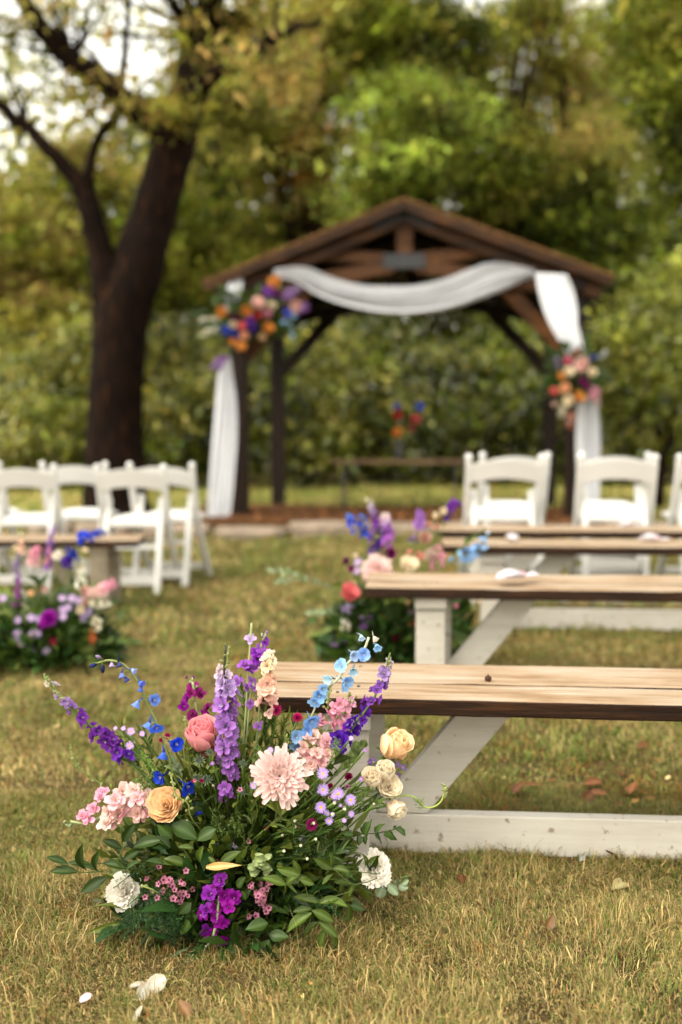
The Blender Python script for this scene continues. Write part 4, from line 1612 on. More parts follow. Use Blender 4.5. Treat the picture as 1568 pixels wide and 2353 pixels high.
        o = mb.build('foliage_fill', M_LEAF, s.root, smooth=True, col=True)
        tag(o, kind='stuff')

    def tray(s, r=.11, h=.06):
        mb = MB()
        mb.lathe([(.0, .004), (r * .85, .004), (r, h), (r * .93, h), (r * .9, h - .012), (.0, h - .012)], 20)
        o = mb.build('tray', M_POT, s.root, s.C - s.B - Vector((0, 0, (s.C - s.B).z)), smooth=False)
# ================================================================ near arrangement (in focus)
D0 = 2.04
K = .2969
MZ = D0 / F * K                                    # metres per step of the detail coordinates
Z1 = lambda x, y, dd=0.0: P(61.25 + K * x, 1439.3 + K * y, D0 + dd)
Z2 = lambda x, y, dd=0.0: P(490.0 + K * x, 1439.3 + K * y, D0 + dd)
Z3 = lambda x, y, dd=0.0: P(110.2 + K * x, 1806.8 + K * y, D0 + dd)
Z4 = lambda x, y, dd=0.0: P(526.7 + K * x, 1806.8 + K * y, D0 + dd)
_b = P(540, 2090, D0)
A1 = Arr('flower_arrangement', 'large in focus meadow arrangement with blush chrysanthemum beside the nearest bench', 'flowers', (_b.x, D0, GZ(_b.x, D0)), (_b.x, D0 + .02, .09), 'aisle flower arrangements', 1)


def near_arrangement():
    a = A1
    rs = a.rs
    a.tray(.13, .07)
    # --- larkspur leaning far left
    a.spike('larkspur', [Z1(135, 385, -.02), Z1(300, 575, -.02), Z1(480, 755, -.01), Z1(640, 895, 0), Z1(800, 1060, .01)], 'larkspur', 26, .0118, .0085, [CRM * c3(.9, .95, .8), LIL * .9, PUR, PUR * .95, PUR * .85, VIO * 1.4], .010, GMD, 9, GYL, .07, .98, .5)
    # --- arching blue delphinium
    pts = [Z1(535, 292, -.04), Z1(640, 263, -.05), Z1(760, 302, -.05), Z1(860, 420, -.05), Z1(930, 580, -.05), Z1(1020, 770, -.05), Z1(1100, 1000, -.05), Z1(1185, 1240, -.04)]
    par = a.stem(pts + [a.C], .0030, c3(.16, .20, .05), 'delphinium', 30)
    for x, y, r, c, k, dx, dy in ((515, 303, 24, NAV, 'bud', -1, .2), (590, 330, 26, NAV * .5, 'bud', .1, 1), (555, 236, 20, LIL * .6, 'bud', -.6, -.4), (660, 302, 30, LIL * .85, 'bell', .1, 1), (720, 300, 34, NAV, 'bell', .4, 1), (740, 385, 36, c3(.14, .2, .55), 'bell', .2, 1), (775, 415, 32, NAV * 1.6, 'bell', .6, 1),
                                  (832, 345, 34, c3(.30, .36, .66), 'bell', .8, .4), (890, 445, 38, c3(.10, .17, .66), 'bell', .6, .3), (882, 495, 32, c3(.06, .12, .5), 'bell', -.2, 1), (975, 570, 46, c3(.14, .25, .70), 'delph', 1, -.2), (848, 612, 48, c3(.16, .27, .68), 'bell', -.5, .9), (935, 775, 50, c3(.12, .24, .75), 'bell', -.5, .8), (1003, 770, 48, c3(.06, .15, .72), 'delph', .4, .5),
                                  (1148, 908, 54, BLU * 1.1, 'delph', .7, -.1), (1055, 1012, 50, c3(.03, .10, .62), 'bell', -.2, 1), (1046, 1158, 52, BLU, 'delph', -.3, .1), (1235, 1232, 56, BLU * .9, 'delph', .8, .2), (1330, 1445, 45, BLU * .6, 'bell', .3, .8)):
        p = Z1(x, y, -.055 if y < 900 else -.085)
        f = Vector((dx, -.75 if k == 'delph' else -.35, -dy))
        put('floret' if k != 'bud' else 'bud', head_mesh(k, c), par, p - a.B, quat_z(f, rs.rand() * 6), r * MZ * 1.3)
        q_ = min((Vector(w) for w in spline(pts, 60)), key=lambda w: (w - p).length + (.02 if w.z < p.z else 0))
        mb = MB()
        mb.tube([q_ - a.B, (q_ + p) / 2 - a.B + Vector((0, 0, .004)), p - f.normalized() * r * MZ * .6 - a.B], .0009, 4, c3(.2, .25, .06))
        mb.build('stalk', M_STEM, par, smooth=True, col=True)
    # --- thin budded stems
    for pp, nb in (([Z1(335, 930, -.03), Z1(385, 1065, -.03), Z1(470, 1150, -.02), Z1(600, 1232, -.01), Z1(720, 1310, 0)], 16), ([Z1(1225, 700, -.03), Z1(1235, 850, -.03), Z1(1250, 1100, -.02)], 13), ([Z1(1115, 1140, -.13), Z1(1160, 1310, -.14), Z1(1250, 1370, -.14), Z1(1300, 1520, -.12)], 15), ([Z1(1568, 150, -.02), Z1(1545, 400, -.02), Z1(1552, 600, -.02)], 7),
                   ([Z2(905, 470, 0), Z2(885, 600, 0), Z2(850, 760, .01)], 16), ([Z2(1060, 520, 0), Z2(1020, 640, 0), Z2(960, 760, 0)], 16), ([Z2(570, 850, -.02), Z2(560, 950, -.01), Z2(540, 1100, .03)], 16), ([Z3(730, 770, -.15), Z3(830, 810, -.15), Z3(950, 885, -.14), Z3(1130, 890, -.10)], 14)):
        par = a.stem(pp + [a.C], .0019, c3(.20, .25, .06), 'budded_stem', 16)
        cv = spline(pp, 40)
        for i in range(nb):
            t = (i / nb) ** 1.5 * .9
            p = Vector(cv[int(t * 39)]) + Vector(rs.normal(0, 1, 3)).normalized() * (.002 + .009 * t)
            put('bud', head_mesh('bud', GYL if i % 3 else GLT), par, p - a.B, quat_z(Vector(rs.normal(0, .6, 3)) + Vector((0, -.2, .7))), .0032 + .0035 * t * rs.rand() + .001)
    # --- stocks
    def stock(name, L_, cols, r, nb=0, stemp=None, budc=GLT):
        pp = stemp or [L_[0][0], L_[len(L_) // 2][0], L_[-1][0]]
        par = a.stem(pp + [a.C], .0030, c3(.30, .36, .15), name, 18)
        for i, (p, rr) in enumerate(L_):
            c = cols[i % len(cols)]
            f = a.out(p, .62, .1) + Vector(rs.normal(0, .35, 3))
            put('floret', head_mesh('stock', c), par, p - a.B, quat_z(f, rs.rand() * 6), 1.12 * r * rr * math.exp(rs.normal(0, .08)))
        for i in range(nb):
            p = Vector(pp[0]) + Vector(rs.normal(0, .006, 3))
            put('bud', head_mesh('bud', budc if i % 2 else c3(.45, .5, .3)), par, p - a.B, quat_z(Vector(pp[0]) - Vector(pp[1]) + Vector(rs.normal(0, .02, 3))), .0042)
    PB = PNK * .5 + BLS * .5
    T = lambda Zf, L_, dd=0.0, r=1.0: [(Zf(x, y, dd + rs.normal(0, .008)), r) for x, y in L_]
    stock('stock', T(Z1, [(1290, 480), (1245, 555), (1345, 525), (1270, 520), (1215, 620), (1410, 640), (1290, 690), (1380, 690)], .02), [BUR * 1.5, MAG, BUR * 1.2], .0125, 5, [Z1(1285, 430, .02), Z1(1310, 580, .02), Z1(1335, 720, .02)], MAG * .8)
    stock('stock', T(Z1, [(440, 1470), (480, 1490), (520, 1410), (570, 1320), (590, 1290)], -.06, .95), [PNK, PNK * c3(1, 1.1, 1.1)], .0150, 6, [Z1(340, 1510, -.06), Z1(480, 1520, -.06), Z1(700, 1420, -.05), Z1(900, 1360, -.04)], GGY * 1.3)
    stock('stock', T(Z1, [(640, 1440), (690, 1350), (740, 1285), (780, 1390), (850, 1330), (905, 1385), (930, 1325), (665, 1505), (855, 1455), (620, 1530), (760, 1470), (700, 1440), (830, 1275), (920, 1450)], -.07, 1.0), [BLS, PB, BLS * c3(1, .95, .95)], .0165, 0, [Z1(480, 1520, -.05), Z1(700, 1420, -.05), Z1(900, 1360, -.04)])
    stock('stock', T(Z2, [(395, 110), (370, 175), (330, 205), (405, 215), (345, 255), (300, 290), (268, 340), (330, 325), (380, 290), (250, 300)], .03), [PUR * c3(1.35, 1, 1.2), LAV * c3(.95, .6, 1.0)], .0125, 4, [Z2(400, 70, .03), Z2(340, 250, .03), Z2(300, 420, .03)], LAV)
    stock('stock', T(Z2, [(290, 100)], .03), [LIL], .0118, 0)
    stock('stock', T(Z2, [(300, 430), (250, 475), (190, 425), (320, 480), (290, 600), (350, 770)], .025), [LAV * c3(1.1, .95, 1.15)], .0105, 0)
    stock('stock', T(Z2, [(940, 640), (895, 680), (860, 760), (940, 705), (1015, 690), (1000, 775), (1050, 600), (985, 600), (830, 730), (920, 760)], -.005), [PNK * c3(1.02, 1.2, 1.15), PNK], .0140, 5, [Z2(1060, 560, 0), Z2(960, 700, 0), Z2(840, 860, 0)])
    stock('stock', T(Z2, [(740, 880), (695, 935), (730, 1000), (840, 915), (780, 850), (875, 900), (935, 950), (755, 1070), (835, 1060), (690, 1000), (800, 980), (880, 990)], -.02), [BLS, BLS * c3(.98, .95, .95), PB], .0150, 0, [Z2(780, 840, -.01), Z2(790, 1000, -.01), Z2(740, 1150, 0)])
    stock('stock', T(Z3, [(1300, 790), (1360, 850), (1250, 840), (1440, 850), (1400, 935), (1230, 960), (1310, 940), (1350, 1050), (1225, 1110), (1270, 1140), (1350, 1190), (1335, 730), (1300, 1010), (1200, 990)], -.17), [MAG, MAG * c3(1.2, 1, 1.15), PUR * c3(1.1, .5, .8)], .0138, 7, [Z3(1270, 1190, -.17), Z3(1310, 1040, -.17), Z3(1340, 800, -.16)], c3(.45, .45, .35))
    # --- larkspurs and delphinium of the upper middle and right
    a.spike('larkspur', [Z2(95, 150, -.05), Z2(88, 330, -.05), Z2(100, 500, -.05), Z2(110, 700, -.055), Z2(125, 950, -.06), Z2(135, 1180, -.06)], 'larkspur', 46, .0130, .0085, [CRM * .95, CRM * c3(.95, .9, .95), LIL, LAV * 1.1, LAV, LAV * .95, LAV * c3(1, .8, 1)], .0155, c3(.035, .04, .02), 6, GYL * .8, .22, 1.0, .65)
    a.spike('larkspur', [Z2(95, 1250, -.07), Z2(100, 1300, -.07), Z2(115, 1370, -.07)], 'larkspur', 5, .0115, .0105, [LAV * c3(1, .75, 1)], .008, c3(.035, .04, .02), 0)
    a.spike('larkspur', [Z2(450, 215, .0), Z2(420, 320, .0), Z2(420, 430, .0), Z2(410, 560, .0), Z2(400, 690, .01)], 'larkspur', 24, .0125, .0105, [CRM, CRM * c3(1, .88, .75), BLS * c3(1.02, .9, .75), BLS * c3(1.02, .85, .72), BLS], .0125, GMD, 3, CRM, .04, .95, .7)
    a.spike('larkspur', [Z2(1365, 225, .0), Z2(1335, 350, .0), Z2(1285, 480, -.005), Z2(1200, 620, -.01), Z2(1100, 760, -.015), Z2(1010, 890, -.02), Z2(960, 960, -.02)], 'larkspur', 30, .0115, .0085, [CRM * c3(.9, .95, .8), LIL * .75, LAV * c3(.7, .6, .9), PUR * .8, VIO * 1.1, VIO, VIO * 1.05], .0125, GMD, 8, GYL, .05, .98, .55)
    par = a.stem([Z2(1205, 85, .01), Z2(1160, 190, .01), Z2(1050, 275, .01), Z2(980, 390, .01), Z2(890, 480, .01), Z2(800, 600, .02), Z2(720, 780, .03), a.C], .003, c3(.5, .52, .34), 'delphinium', 24)
    for x, y, r, c, k in ((1150, 90, 36, SKY * c3(1.6, 1.2, 1), 'bell'), (1255, 98, 34, CRM * .9, 'bell'), (1272, 165, 44, SKY, 'bell'), (1165, 212, 50, SKY * c3(.85, .85, 1), 'delph'), (1085, 215, 46, SKY * c3(1.5, 1.15, 1), 'delph'), (990, 305, 50, SKY * c3(1.1, 1.1, 1), 'delph'), (1015, 425, 62, SKY, 'delph'), (890, 410, 52, SKY * c3(1.6, 1.3, 1), 'bell'), (1085, 350, 46, SKY * c3(1.4, 1.15, .9), 'bell'),
                           (815, 530, 54, SKY * c3(.85, .95, 1), 'delph'), (845, 480, 44, SKY, 'delph'), (790, 575, 44, SKY * .9, 'delph'), (755, 722, 58, SKY * c3(.7, .8, .95), 'delph'), (735, 805, 46, SKY * c3(.6, .75, .95), 'delph'), (640, 850, 48, SKY * c3(.9, .9, .9), 'delph'), (640, 915, 40, SKY * .7, 'delph')):
        p = Z2(x, y, rs.normal(0, .008))
        put('floret', head_mesh(k, c), par, p - a.B, quat_z(Vector((rs.normal(.1, .4), -1, rs.normal(-.1 if k == 'delph' else -.5, .3))), rs.rand() * 6), r * MZ * 1.3)
    # --- big blooms
    tc = lambda p, dx=0, dz=0: ((Vector((0, 0, CAM_H)) - p).normalized() + Vector((dx, 0, dz)))
    p = Z2(515, 1165, -.15)
    tag(a.head('mum', BLS * c3(1.0, 1.06, 1.08), p, 236 * MZ * .93, tc(p, 0, .12)), 'large blush chrysanthemum')
    p = Z1(1355, 835, -.03)
    tag(a.head('rosebud', COR * c3(1.04, 1.9, 1.95), p, 156 * MZ, tc(p, -.15, 1.5)), 'coral pink rose')
    p = Z1(1395, 950, -.0)
    a.head('rosebud', COR * c3(1, 1.7, 1.6), p, 88 * MZ, tc(p, .1, -.1))
    p = Z1(1075, 1385, -.12)
    tag(a.head('rose', PEA, p, 162 * MZ, tc(p, -.25, .25)), 'open peach rose')
    p = Z2(1408, 915, -.0)
    tag(a.head('rosebud', PEA * c3(1, 1.06, 1.12), p, 150 * MZ, tc(p, .9, 1.0)), 'peach rose leaning right')
    for x, y, r, dx, dz in ((1330, 1120, 74, .3, .6), (1235, 1172, 76, -.25, .4), (1365, 1240, 92, .15, .15), (1415, 1410, 74, .7, -.55)):
        p = Z2(x, y, -.04)
        a.head('rose' if r > 90 else 'rosebud', CRM * c3(1.0, 1.02, 1.05), p, r * MZ * 1.28, tc(p, dx, dz * 1.5))
    for Zf, x, y, r, dx, dz, lab in ((Z3, 590, 815, 142, -.35, .0, 'white carnation at the lower left'), (Z4, 1130, 635, 146, .55, .05, 'white carnation at the lower right')):
        p = Zf(x, y, -.10)
        tag(a.head('carnation', WHT, p, r * MZ, tc(p, dx, dz)), lab)
    for x, y, r in ((850, 1140, 46), (850, 1265, 48), (970, 1297, 50), (1065, 1345, 46), (835, 1402, 46), (935, 1315, 26), (880, 1445, 24), (925, 1457, 20), (900, 1505, 32), (1070, 1452, 26), (1015, 1502, 20), (985, 1385, 15), (940, 1362, 15)):
        p = Z2(x, y, -.13 + rs.normal(0, .006))
        a.head('aster', LIL * c3(.95, .9, 1.08), p, r * MZ, tc(p, rs.normal(0, .2), .2 + rs.normal(0, .15)))
    for x, y, r in ((1240, 1050, 34), (1420, 1068, 30), (1470, 1092, 30), (1430, 1160, 30), (1385, 1045, 26), (1215, 1048, 26)):
        p = Z2(x, y, .03)
        a.head('aster', LAV * c3(.7, .9, .9), p, r * MZ, tc(p, rs.normal(0, .6), .5))
    for x, y, r in ((805, 815, 36), (750, 790, 22), (895, 832, 26), (800, 925, 38), (690, 790, 20)):
        p = Z1(x, y, .0)
        a.head('aster', LIL * c3(1.1, 1.0, 1.05), p, r * MZ, tc(p, rs.normal(0, .4), .5))
    for Zf, x, y, r, c in ((Z1, 1090, 850, 28, CRI), (Z1, 1045, 880, 22, CRI), (Z1, 915, 1228, 22, CRI * 1.3), (Z1, 985, 1178, 18, PNK * .8), (Z1, 970, 1275, 16, CRI), (Z2, 492, 652, 52, CRI * c3(1.1, 2, 1.3)), (Z2, 655, 708, 46, CRI), (Z2, 1050, 1165, 38, CRI * .7), (Z2, 910, 1235, 26, CRI), (Z2, 1040, 1240, 24, PNK * .7), (Z4, 640, 297, 50, CRI * c3(.85, 1, 1.3)), (Z2, 1065, 1280, 20, CRI)):
        p = Zf(x, y, -.13 if Zf is Z4 else .0)
        a.head('button', c, p, r * MZ, tc(p, rs.normal(0, .2), .7 if Zf is Z2 else .2))
    for Zf, x, y, r in ((Z1, 1335, 1035, 36), (Z1, 1325, 1172, 32), (Z1, 1392, 1182, 36), (Z1, 1415, 970, 26), (Z2, 225, 1270, 34), (Z2, 230, 1060, 26)):
        p = Zf(x, y, -.09)
        a.head('thistle', c3(.13, .17, .12), p, r * MZ, tc(p, rs.normal(0, .3), .9))
    # --- waxflower clusters
    for Zf, box, n in ((Z3, (730, 1120, 610, 950), 34), (Z4, (150, 350, 690, 1005), 26)):
        cx_, cy_ = (box[0] + box[1]) / 2, box[3] + 60
        par = a.stem([Zf(cx_, (box[2] + box[3]) / 2, -.13), Zf(cx_ + 40, cy_, -.09), a.C], .0014, c3(.22, .13, .05), 'waxflower_stem', 10)
        fo = Zf(cx_ + 30, (box[2] + box[3]) / 2 + 60, -.11)
        for i in range(n):
            x = np.clip(rs.normal(cx_, (box[1] - box[0]) * .27), box[0], box[1])
            y = np.clip(rs.normal((box[2] + box[3]) / 2 - 10, (box[3] - box[2]) * .27), box[2], box[3])
            p = Zf(x, y, -.155 + rs.normal(0, .012))
            f = tc(p, rs.normal(0, .5), rs.normal(.1, .4))
            put('waxflower', head_mesh('wax', PNK * c3(.72, .62, .66)), par, p - a.B, quat_z(f), (22 + rs.normal(0, 3)) * MZ)
            mb = MB()
            mb.tube([p - f * .004 - a.B, (p + fo) / 2 - a.B + Vector((0, 0, .004)), fo - a.B], .0005, 3, c3(.24, .17, .05))
            mb.build('stalk', M_STEM, par, col=True)
    # --- tendril on the right
    Z5 = lambda x, y, dd=-.03: P(857.5 + .4531 * x, 1470 + .4531 * y, D0 + dd)
    tp = [Z5(368, 745), Z5(350, 812), Z5(312, 846), Z5(265, 850), Z5(232, 818), Z5(185, 790), Z5(100, 800), Z5(0, 835), Z5(-90, 880)]
    par = a.stem(tp + [a.C], .0022, c3(.25, .32, .06), 'tendril', 34)
    for i in range(15):
        p = Z5(366 + rs.normal(0, 9), 735 + i * 4.4 + rs.normal(0, 3))
        put('bud', head_mesh('bud', GYL), par, p - a.B, quat_z(Vector((rs.normal(0, .6), -.3, .6))), .0042)
    a.frond([Z5(262, 850), Z5(240, 835), Z5(225, 812)], .018, GMD * 1.2, 16, 'tendril_whiskers')
    # --- a dry tan leaf and pale hop bracts caught in the greenery
    tag(a.leaf('lily', c3(.42, .26, .09), Z3(1225, 625, -.17), Z3(1490, 615, -.18), None, Vector((0, -.9, .45)), 0), 'dry tan leaf')
    for i in range(16):
        x, y = 235 + rs.normal(0, 26), 520 + i * 9.5
        p = Z4(x, y, -.155)
        a.leaf('round', c3(.26, .32, .13), p, p + Vector((rs.normal(0, .7), -.7, -.35)).normalized() * .021, None, Vector((rs.normal(0, .3), -.6, 1)))
    # --- broad glossy leaves placed one by one
    G1, G2, G3 = c3(.024, .048, .0055), c3(.052, .082, .009), c3(.11, .135, .019)
    LV = [(Z3, 'ruscus', G1, [(580, 430, 682, 285), (580, 488, 428, 418), (662, 470, 900, 425), (462, 705, 265, 812), (155, 600, -5, 553), (160, 588, 385, 655), (230, 665, 30, 670), (300, 650, 300, 440), (380, 655, 430, 500), (430, 600, 600, 655), (590, 560, 720, 500), (600, 655, 720, 590), (770, 600, 890, 500), (950, 480, 830, 390), (905, 610, 760, 590)]),
          (Z3, 'broad', G1 * 1.1, [(960, 300, 1140, 420), (1300, 330, 1170, 420), (1110, 900, 1010, 990), (1180, 960, 1060, 1170), (1500, 870, 1570, 800), (960, 400, 850, 300)]),
          (Z3, 'ruscus', G2, [(1110, 560, 1010, 530), (1180, 590, 1225, 455), (1080, 610, 900, 570), (1330, 590, 1490, 510), (1000, 620, 835, 625), (1130, 480, 1010, 480), (1240, 545, 1300, 620), (1370, 770, 1365, 650), (1110, 1120, 1160, 1190), (1150, 1240, 1200, 1190), (1075, 1215, 1145, 1180)]),
          (Z3, 'lily', G3, [(690, 985, 358, 985), (560, 1060, 298, 1135), (570, 1110, 415, 1255), (640, 1120, 545, 1260), (90, 1150, 180, 1160)]),
          (Z4, 'ruscus', G2, [(440, 765, 260, 715), (440, 765, 560, 690), (440, 750, 345, 680), (545, 690, 375, 640), (545, 690, 500, 570), (545, 700, 640, 740), (700, 900, 510, 860), (700, 905, 560, 905), (700, 905, 850, 870), (640, 950, 500, 970), (640, 960, 800, 1050), (640, 980, 470, 1140), (690, 1050, 590, 1180), (690, 1050, 830, 1170), (750, 1100, 700, 1310), (800, 1130, 810, 1330), (800, 640, 660, 560), (800, 640, 930, 680), (790, 620, 770, 510), (960, 760, 820, 740), (960, 760, 930, 850), (860, 830, 860, 740), (960, 690, 1040, 560), (720, 760, 810, 680), (660, 760, 540, 720), (760, 880, 910, 940), (920, 900, 920, 1060), (1040, 800, 1120, 850), (1060, 640, 1020, 520), (1070, 650, 1140, 520), (1080, 660, 1185, 545)]),
          (Z4, 'broad', G1 * 1.3, [(300, 1060, 135, 1120), (310, 1150, 460, 1170), (310, 1190, 235, 1365), (940, 920, 1040, 960), (130, 880, 90, 810), (290, 1100, 320, 1180), (60, 780, 130, 705)]),
          (Z4, 'ivy', G1 * 1.2, [(1050, 380, 1110, 260), (1130, 360, 1200, 290), (1130, 370, 1180, 440), (1230, 345, 1300, 410), (1290, 330, 1360, 390), (1000, 380, 1000, 460), (960, 380, 880, 370), (1060, 385, 1060, 450), (1280, 330, 1300, 300), (1200, 360, 1250, 400)]),
          (Z4, 'round', GGY * .9, [(1200, 770, 1160, 850), (1230, 760, 1300, 840), (1310, 770, 1380, 800), (1290, 760, 1270, 700), (1340, 760, 1400, 750)]),
          (Z4, 'narrow', G2, [(1340, 720, 1430, 700), (1320, 720, 1400, 690), (700, 430, 690, 520), (870, 500, 940, 410), (900, 540, 1000, 480), (500, 360, 400, 320), (450, 330, 330, 300), (480, 270, 390, 250), (820, 260, 860, 340)])]
    for Zf, kind, c, L_ in LV:
        for x0, y0, x1, y1 in L_:
            yb = (y0 + y1) / 2
            dd = -.16 - .03 * rs.rand() if Zf is Z4 and x0 < 900 else -.11 if Zf is Z4 else -.13 - (.03 if x0 > 800 else 0) + .02 * rs.rand()
            ln = math.hypot(x1 - x0, y1 - y0) * MZ
            a.leaf(kind, c * math.exp(rs.normal(0, .15)), Zf(x0, y0, dd), Zf(x1, y1, dd - .35 * ln * rs.rand() + .1 * ln))
    for pp in ([Z3(430, 660, -.13), Z3(240, 662, -.13), Z3(150, 600, -.13)], [Z3(560, 290, -.12), Z3(580, 470, -.12), Z3(610, 640, -.12)], [Z4(640, 980, -.16), Z4(560, 700, -.16), Z4(440, 760, -.17)], [Z4(700, 1040, -.16), Z4(690, 900, -.16), Z4(960, 760, -.14)], [Z4(1340, 318, -.10), Z4(1130, 365, -.1), Z4(900, 385, -.08)], [Z4(1390, 720, -.1), Z4(1230, 765, -.1), Z4(1100, 790, -.08)], [Z4(800, 630, -.15), Z4(960, 760, -.15), Z4(1100, 670, -.15)]):
        a.stem(pp + [a.C], .0014, G2, 'stem', 12)
    # --- leafy sprays behind the flowers
    for (pp, kind, c, n, L_) in (([Z1(640, 870, .03), Z1(760, 960, .03), Z1(900, 1120, .03)], 'narrow', G2, 18, .030), ([Z1(740, 800, .04), Z1(860, 950, .04), Z1(980, 1120, .04)], 'narrow', G3, 20, .030), ([Z1(900, 850, .05), Z1(960, 980, .04), Z1(1040, 1180, .04)], 'narrow', G2, 18, .030),
                                 ([Z1(700, 1000, .02), Z1(830, 1080, .02), Z1(960, 1200, .02)], 'ruscus', c3(.14, .2, .07), 13, .026), ([Z1(770, 960, .03), Z1(880, 1030, .03), Z1(1000, 1130, .03)], 'ruscus', c3(.15, .21, .08), 12, .026),
                                 ([Z2(230, 500, .05), Z2(250, 700, .05), Z2(280, 950, .04)], 'narrow', G2, 18, .032), ([Z2(480, 690, .02), Z2(460, 800, .02), Z2(440, 980, .02)], 'narrow', G2 * 1.2, 24, .027), ([Z2(400, 700, .03), Z2(400, 850, .03), Z2(400, 1000, .02)], 'narrow', G2, 22, .028), ([Z2(560, 720, .03), Z2(530, 840, .03), Z2(500, 980, .02)], 'narrow', G3, 20, .027),
                                 ([Z2(640, 740, .03), Z2(610, 880, .03), Z2(600, 1000, .02)], 'narrow', G1 * 1.4, 16, .030), ([Z2(1150, 930, .02), Z2(1060, 1050, .02), Z2(900, 1200, .02)], 'round', c3(.16, .22, .06), 14, .020), ([Z2(950, 1000, .0), Z2(930, 1080, .0), Z2(890, 1200, .01)], 'broad', G2, 5, .035),
                                 ([Z2(1230, 1240, -.02), Z2(1150, 1320, -.04), Z2(1010, 1420, -.06)], 'narrow', G3, 20, .022), ([Z2(1250, 1370, -.05), Z2(1180, 1420, -.06), Z2(1040, 1480, -.07)], 'narrow', G1 * 1.4, 16, .026), ([Z2(1110, 1260, -.06), Z2(1040, 1330, -.07), Z2(900, 1450, -.08)], 'narrow', G2, 22, .022),
                                 ([Z2(800, 1200, -.08), Z2(780, 1350, -.09), Z2(760, 1500, -.09)], 'narrow', G1 * 1.5, 18, .024), ([Z2(920, 1400, -.1), Z2(880, 1520, -.1), Z2(820, 1600, -.1)], 'narrow', G2, 16, .024), ([Z4(800, 330, -.13), Z4(650, 380, -.13), Z4(480, 420, -.12)], 'narrow', G1 * 1.4, 18, .026),
                                 ([Z2(300, 1250, -.09), Z2(330, 1350, -.09), Z2(330, 1500, -.09)], 'ruscus', G3, 8, .026), ([Z2(270, 1290, -.09), Z2(290, 1420, -.09), Z2(300, 1560, -.09)], 'ruscus', G2, 9, .026), ([Z2(480, 1420, -.12), Z2(520, 1480, -.12), Z2(420, 1560, -.12)], 'ruscus', G3, 8, .030),
                                 ([Z1(1250, 930, -.04), Z1(1260, 1050, -.04), Z1(1290, 1200, -.04)], 'ruscus', G3, 8, .028), ([Z1(1420, 1080, -.06), Z1(1380, 1200, -.06), Z1(1370, 1330, -.06)], 'ruscus', G3, 8, .026), ([Z1(1150, 1080, -.02), Z1(1200, 1180, -.03), Z1(1260, 1330, -.04)], 'ruscus', c3(.15, .2, .09), 10, .024),
                                 ([Z4(560, 480, -.13), Z4(500, 540, -.13), Z4(400, 560, -.12)], 'narrow', G1, 12, .03), ([Z4(860, 470, -.1), Z4(780, 540, -.12), Z4(640, 560, -.12)], 'narrow', G1 * 1.3, 14, .034), ([Z4(540, 300, -.13), Z4(440, 260, -.13), Z4(330, 280, -.12)], 'narrow', G2, 12, .026)):
        a.spray('leafy_stem', pp, kind, c, n, L_, .5, True)
    # --- feathery greens
    FD, FL = c3(.022, .062, .012), c3(.12, .19, .03)
    for x0, y0, x1, y1, ln in ((560, 1180, 980, 880, .03), (700, 1260, 1000, 900, .03), (850, 1290, 960, 900, .03), (600, 1060, 900, 900, .025), (980, 1270, 960, 920, .03), (760, 900, 960, 860, .026), (430, 1170, 760, 980, .02), (1020, 1120, 900, 880, .026)):
        a.frond([Z3(x0, y0, -.16), Z3((x0 + x1) / 2, (y0 + y1) / 2 - 30, -.16), Z3(x1, y1, -.12)], ln, FD * (.8 + .5 * rs.rand()), 60)
    for Zf, x0, y0, x1, y1, ln in ((Z3, 1290, 250, 1340, 480, .026), (Z3, 1420, 230, 1430, 480, .026), (Z3, 1470, 150, 1450, 440, .026), (Z3, 1250, 160, 1350, 400, .02), (Z1, 880, 960, 1000, 1200, .022), (Z1, 820, 1180, 950, 1260, .022), (Z2, 1150, 1290, 1000, 1440, .02), (Z2, 1240, 1240, 1090, 1380, .018), (Z2, 950, 860, 900, 1050, .02), (Z2, 330, 900, 330, 1100, .022), (Z2, 1330, 1330, 1150, 1400, .016), (Z4, 620, 420, 500, 520, .03), (Z4, 760, 400, 640, 480, .028), (Z3, 1500, 400, 1480, 600, .026)):
        a.frond([Zf(x0, y0, -.08), Zf((x0 + x1) / 2 + 20, (y0 + y1) / 2, -.08), Zf(x1, y1, -.06)], ln, FL * (.6 + .6 * rs.rand()), 34)
    # small cream buttons
    for x, y in ((670, 408), (555, 458), (425, 500), (510, 268), (512, 315), (655, 285), (815, 128), (800, 215), (895, 175), (605, 560)):
        p = Z4(x, y, -.14)
        a.head('aster', CRM * .9, p, 12 * MZ, tc(p))
    # little filler blooms scattered through the greenery
    for i in range(34):
        x, y = rs.uniform(330, 860), rs.uniform(1690, 1990)
        p = P(x, y, D0 - .10 + rs.normal(0, .015))
        c = [LIL, CRM * .85, PNK * c3(.8, .7, .7), CRI, LAV][i % 5]
        a.head(['aster', 'bud', 'wax', 'button', 'aster'][i % 5], c, p, rs.uniform(.003, .006) * (1.3 if i % 5 in (0, 4) else 1), tc(p, rs.normal(0, .4), rs.normal(.2, .3)))
    for i in range(16):
        x, y = rs.uniform(250, 820), rs.uniform(2020, 2150)
        p, q_ = P(x, y, D0 - .15), P(540 + (x - 540) * .6, y - 60, D0 - .05)
        a.frond([p, (p + q_) / 2 + Vector((0, 0, .01)), q_], .022, FD * (1 + rs.rand()), 34)
    a.fill(1700, (.21, .17, .22), .05, .036, [G1, G2 * .8, G1 * .5, FD], 3)  # inner greens darkened to stand for the shaded gaps between stems
    a.fill(1500, (.215, .215, .10), .01, .040, [G1 * .8, G1 * .5, FD * .7], 4)  # low layer darkened, the shade under the arrangement sits in its colours
    a.fill(2200, (.28, .15, .30), .05, .026, [G2, G3, G3 * 1.3, c3(.13, .16, .06)], 6, .36, .7)
    a.fill(3600, (.25, .13, .36), .06, .035, [G2, G3, G1 * 1.3, G2 * .8, G3 * 1.2], 5, .21, .62)


near_arrangement()


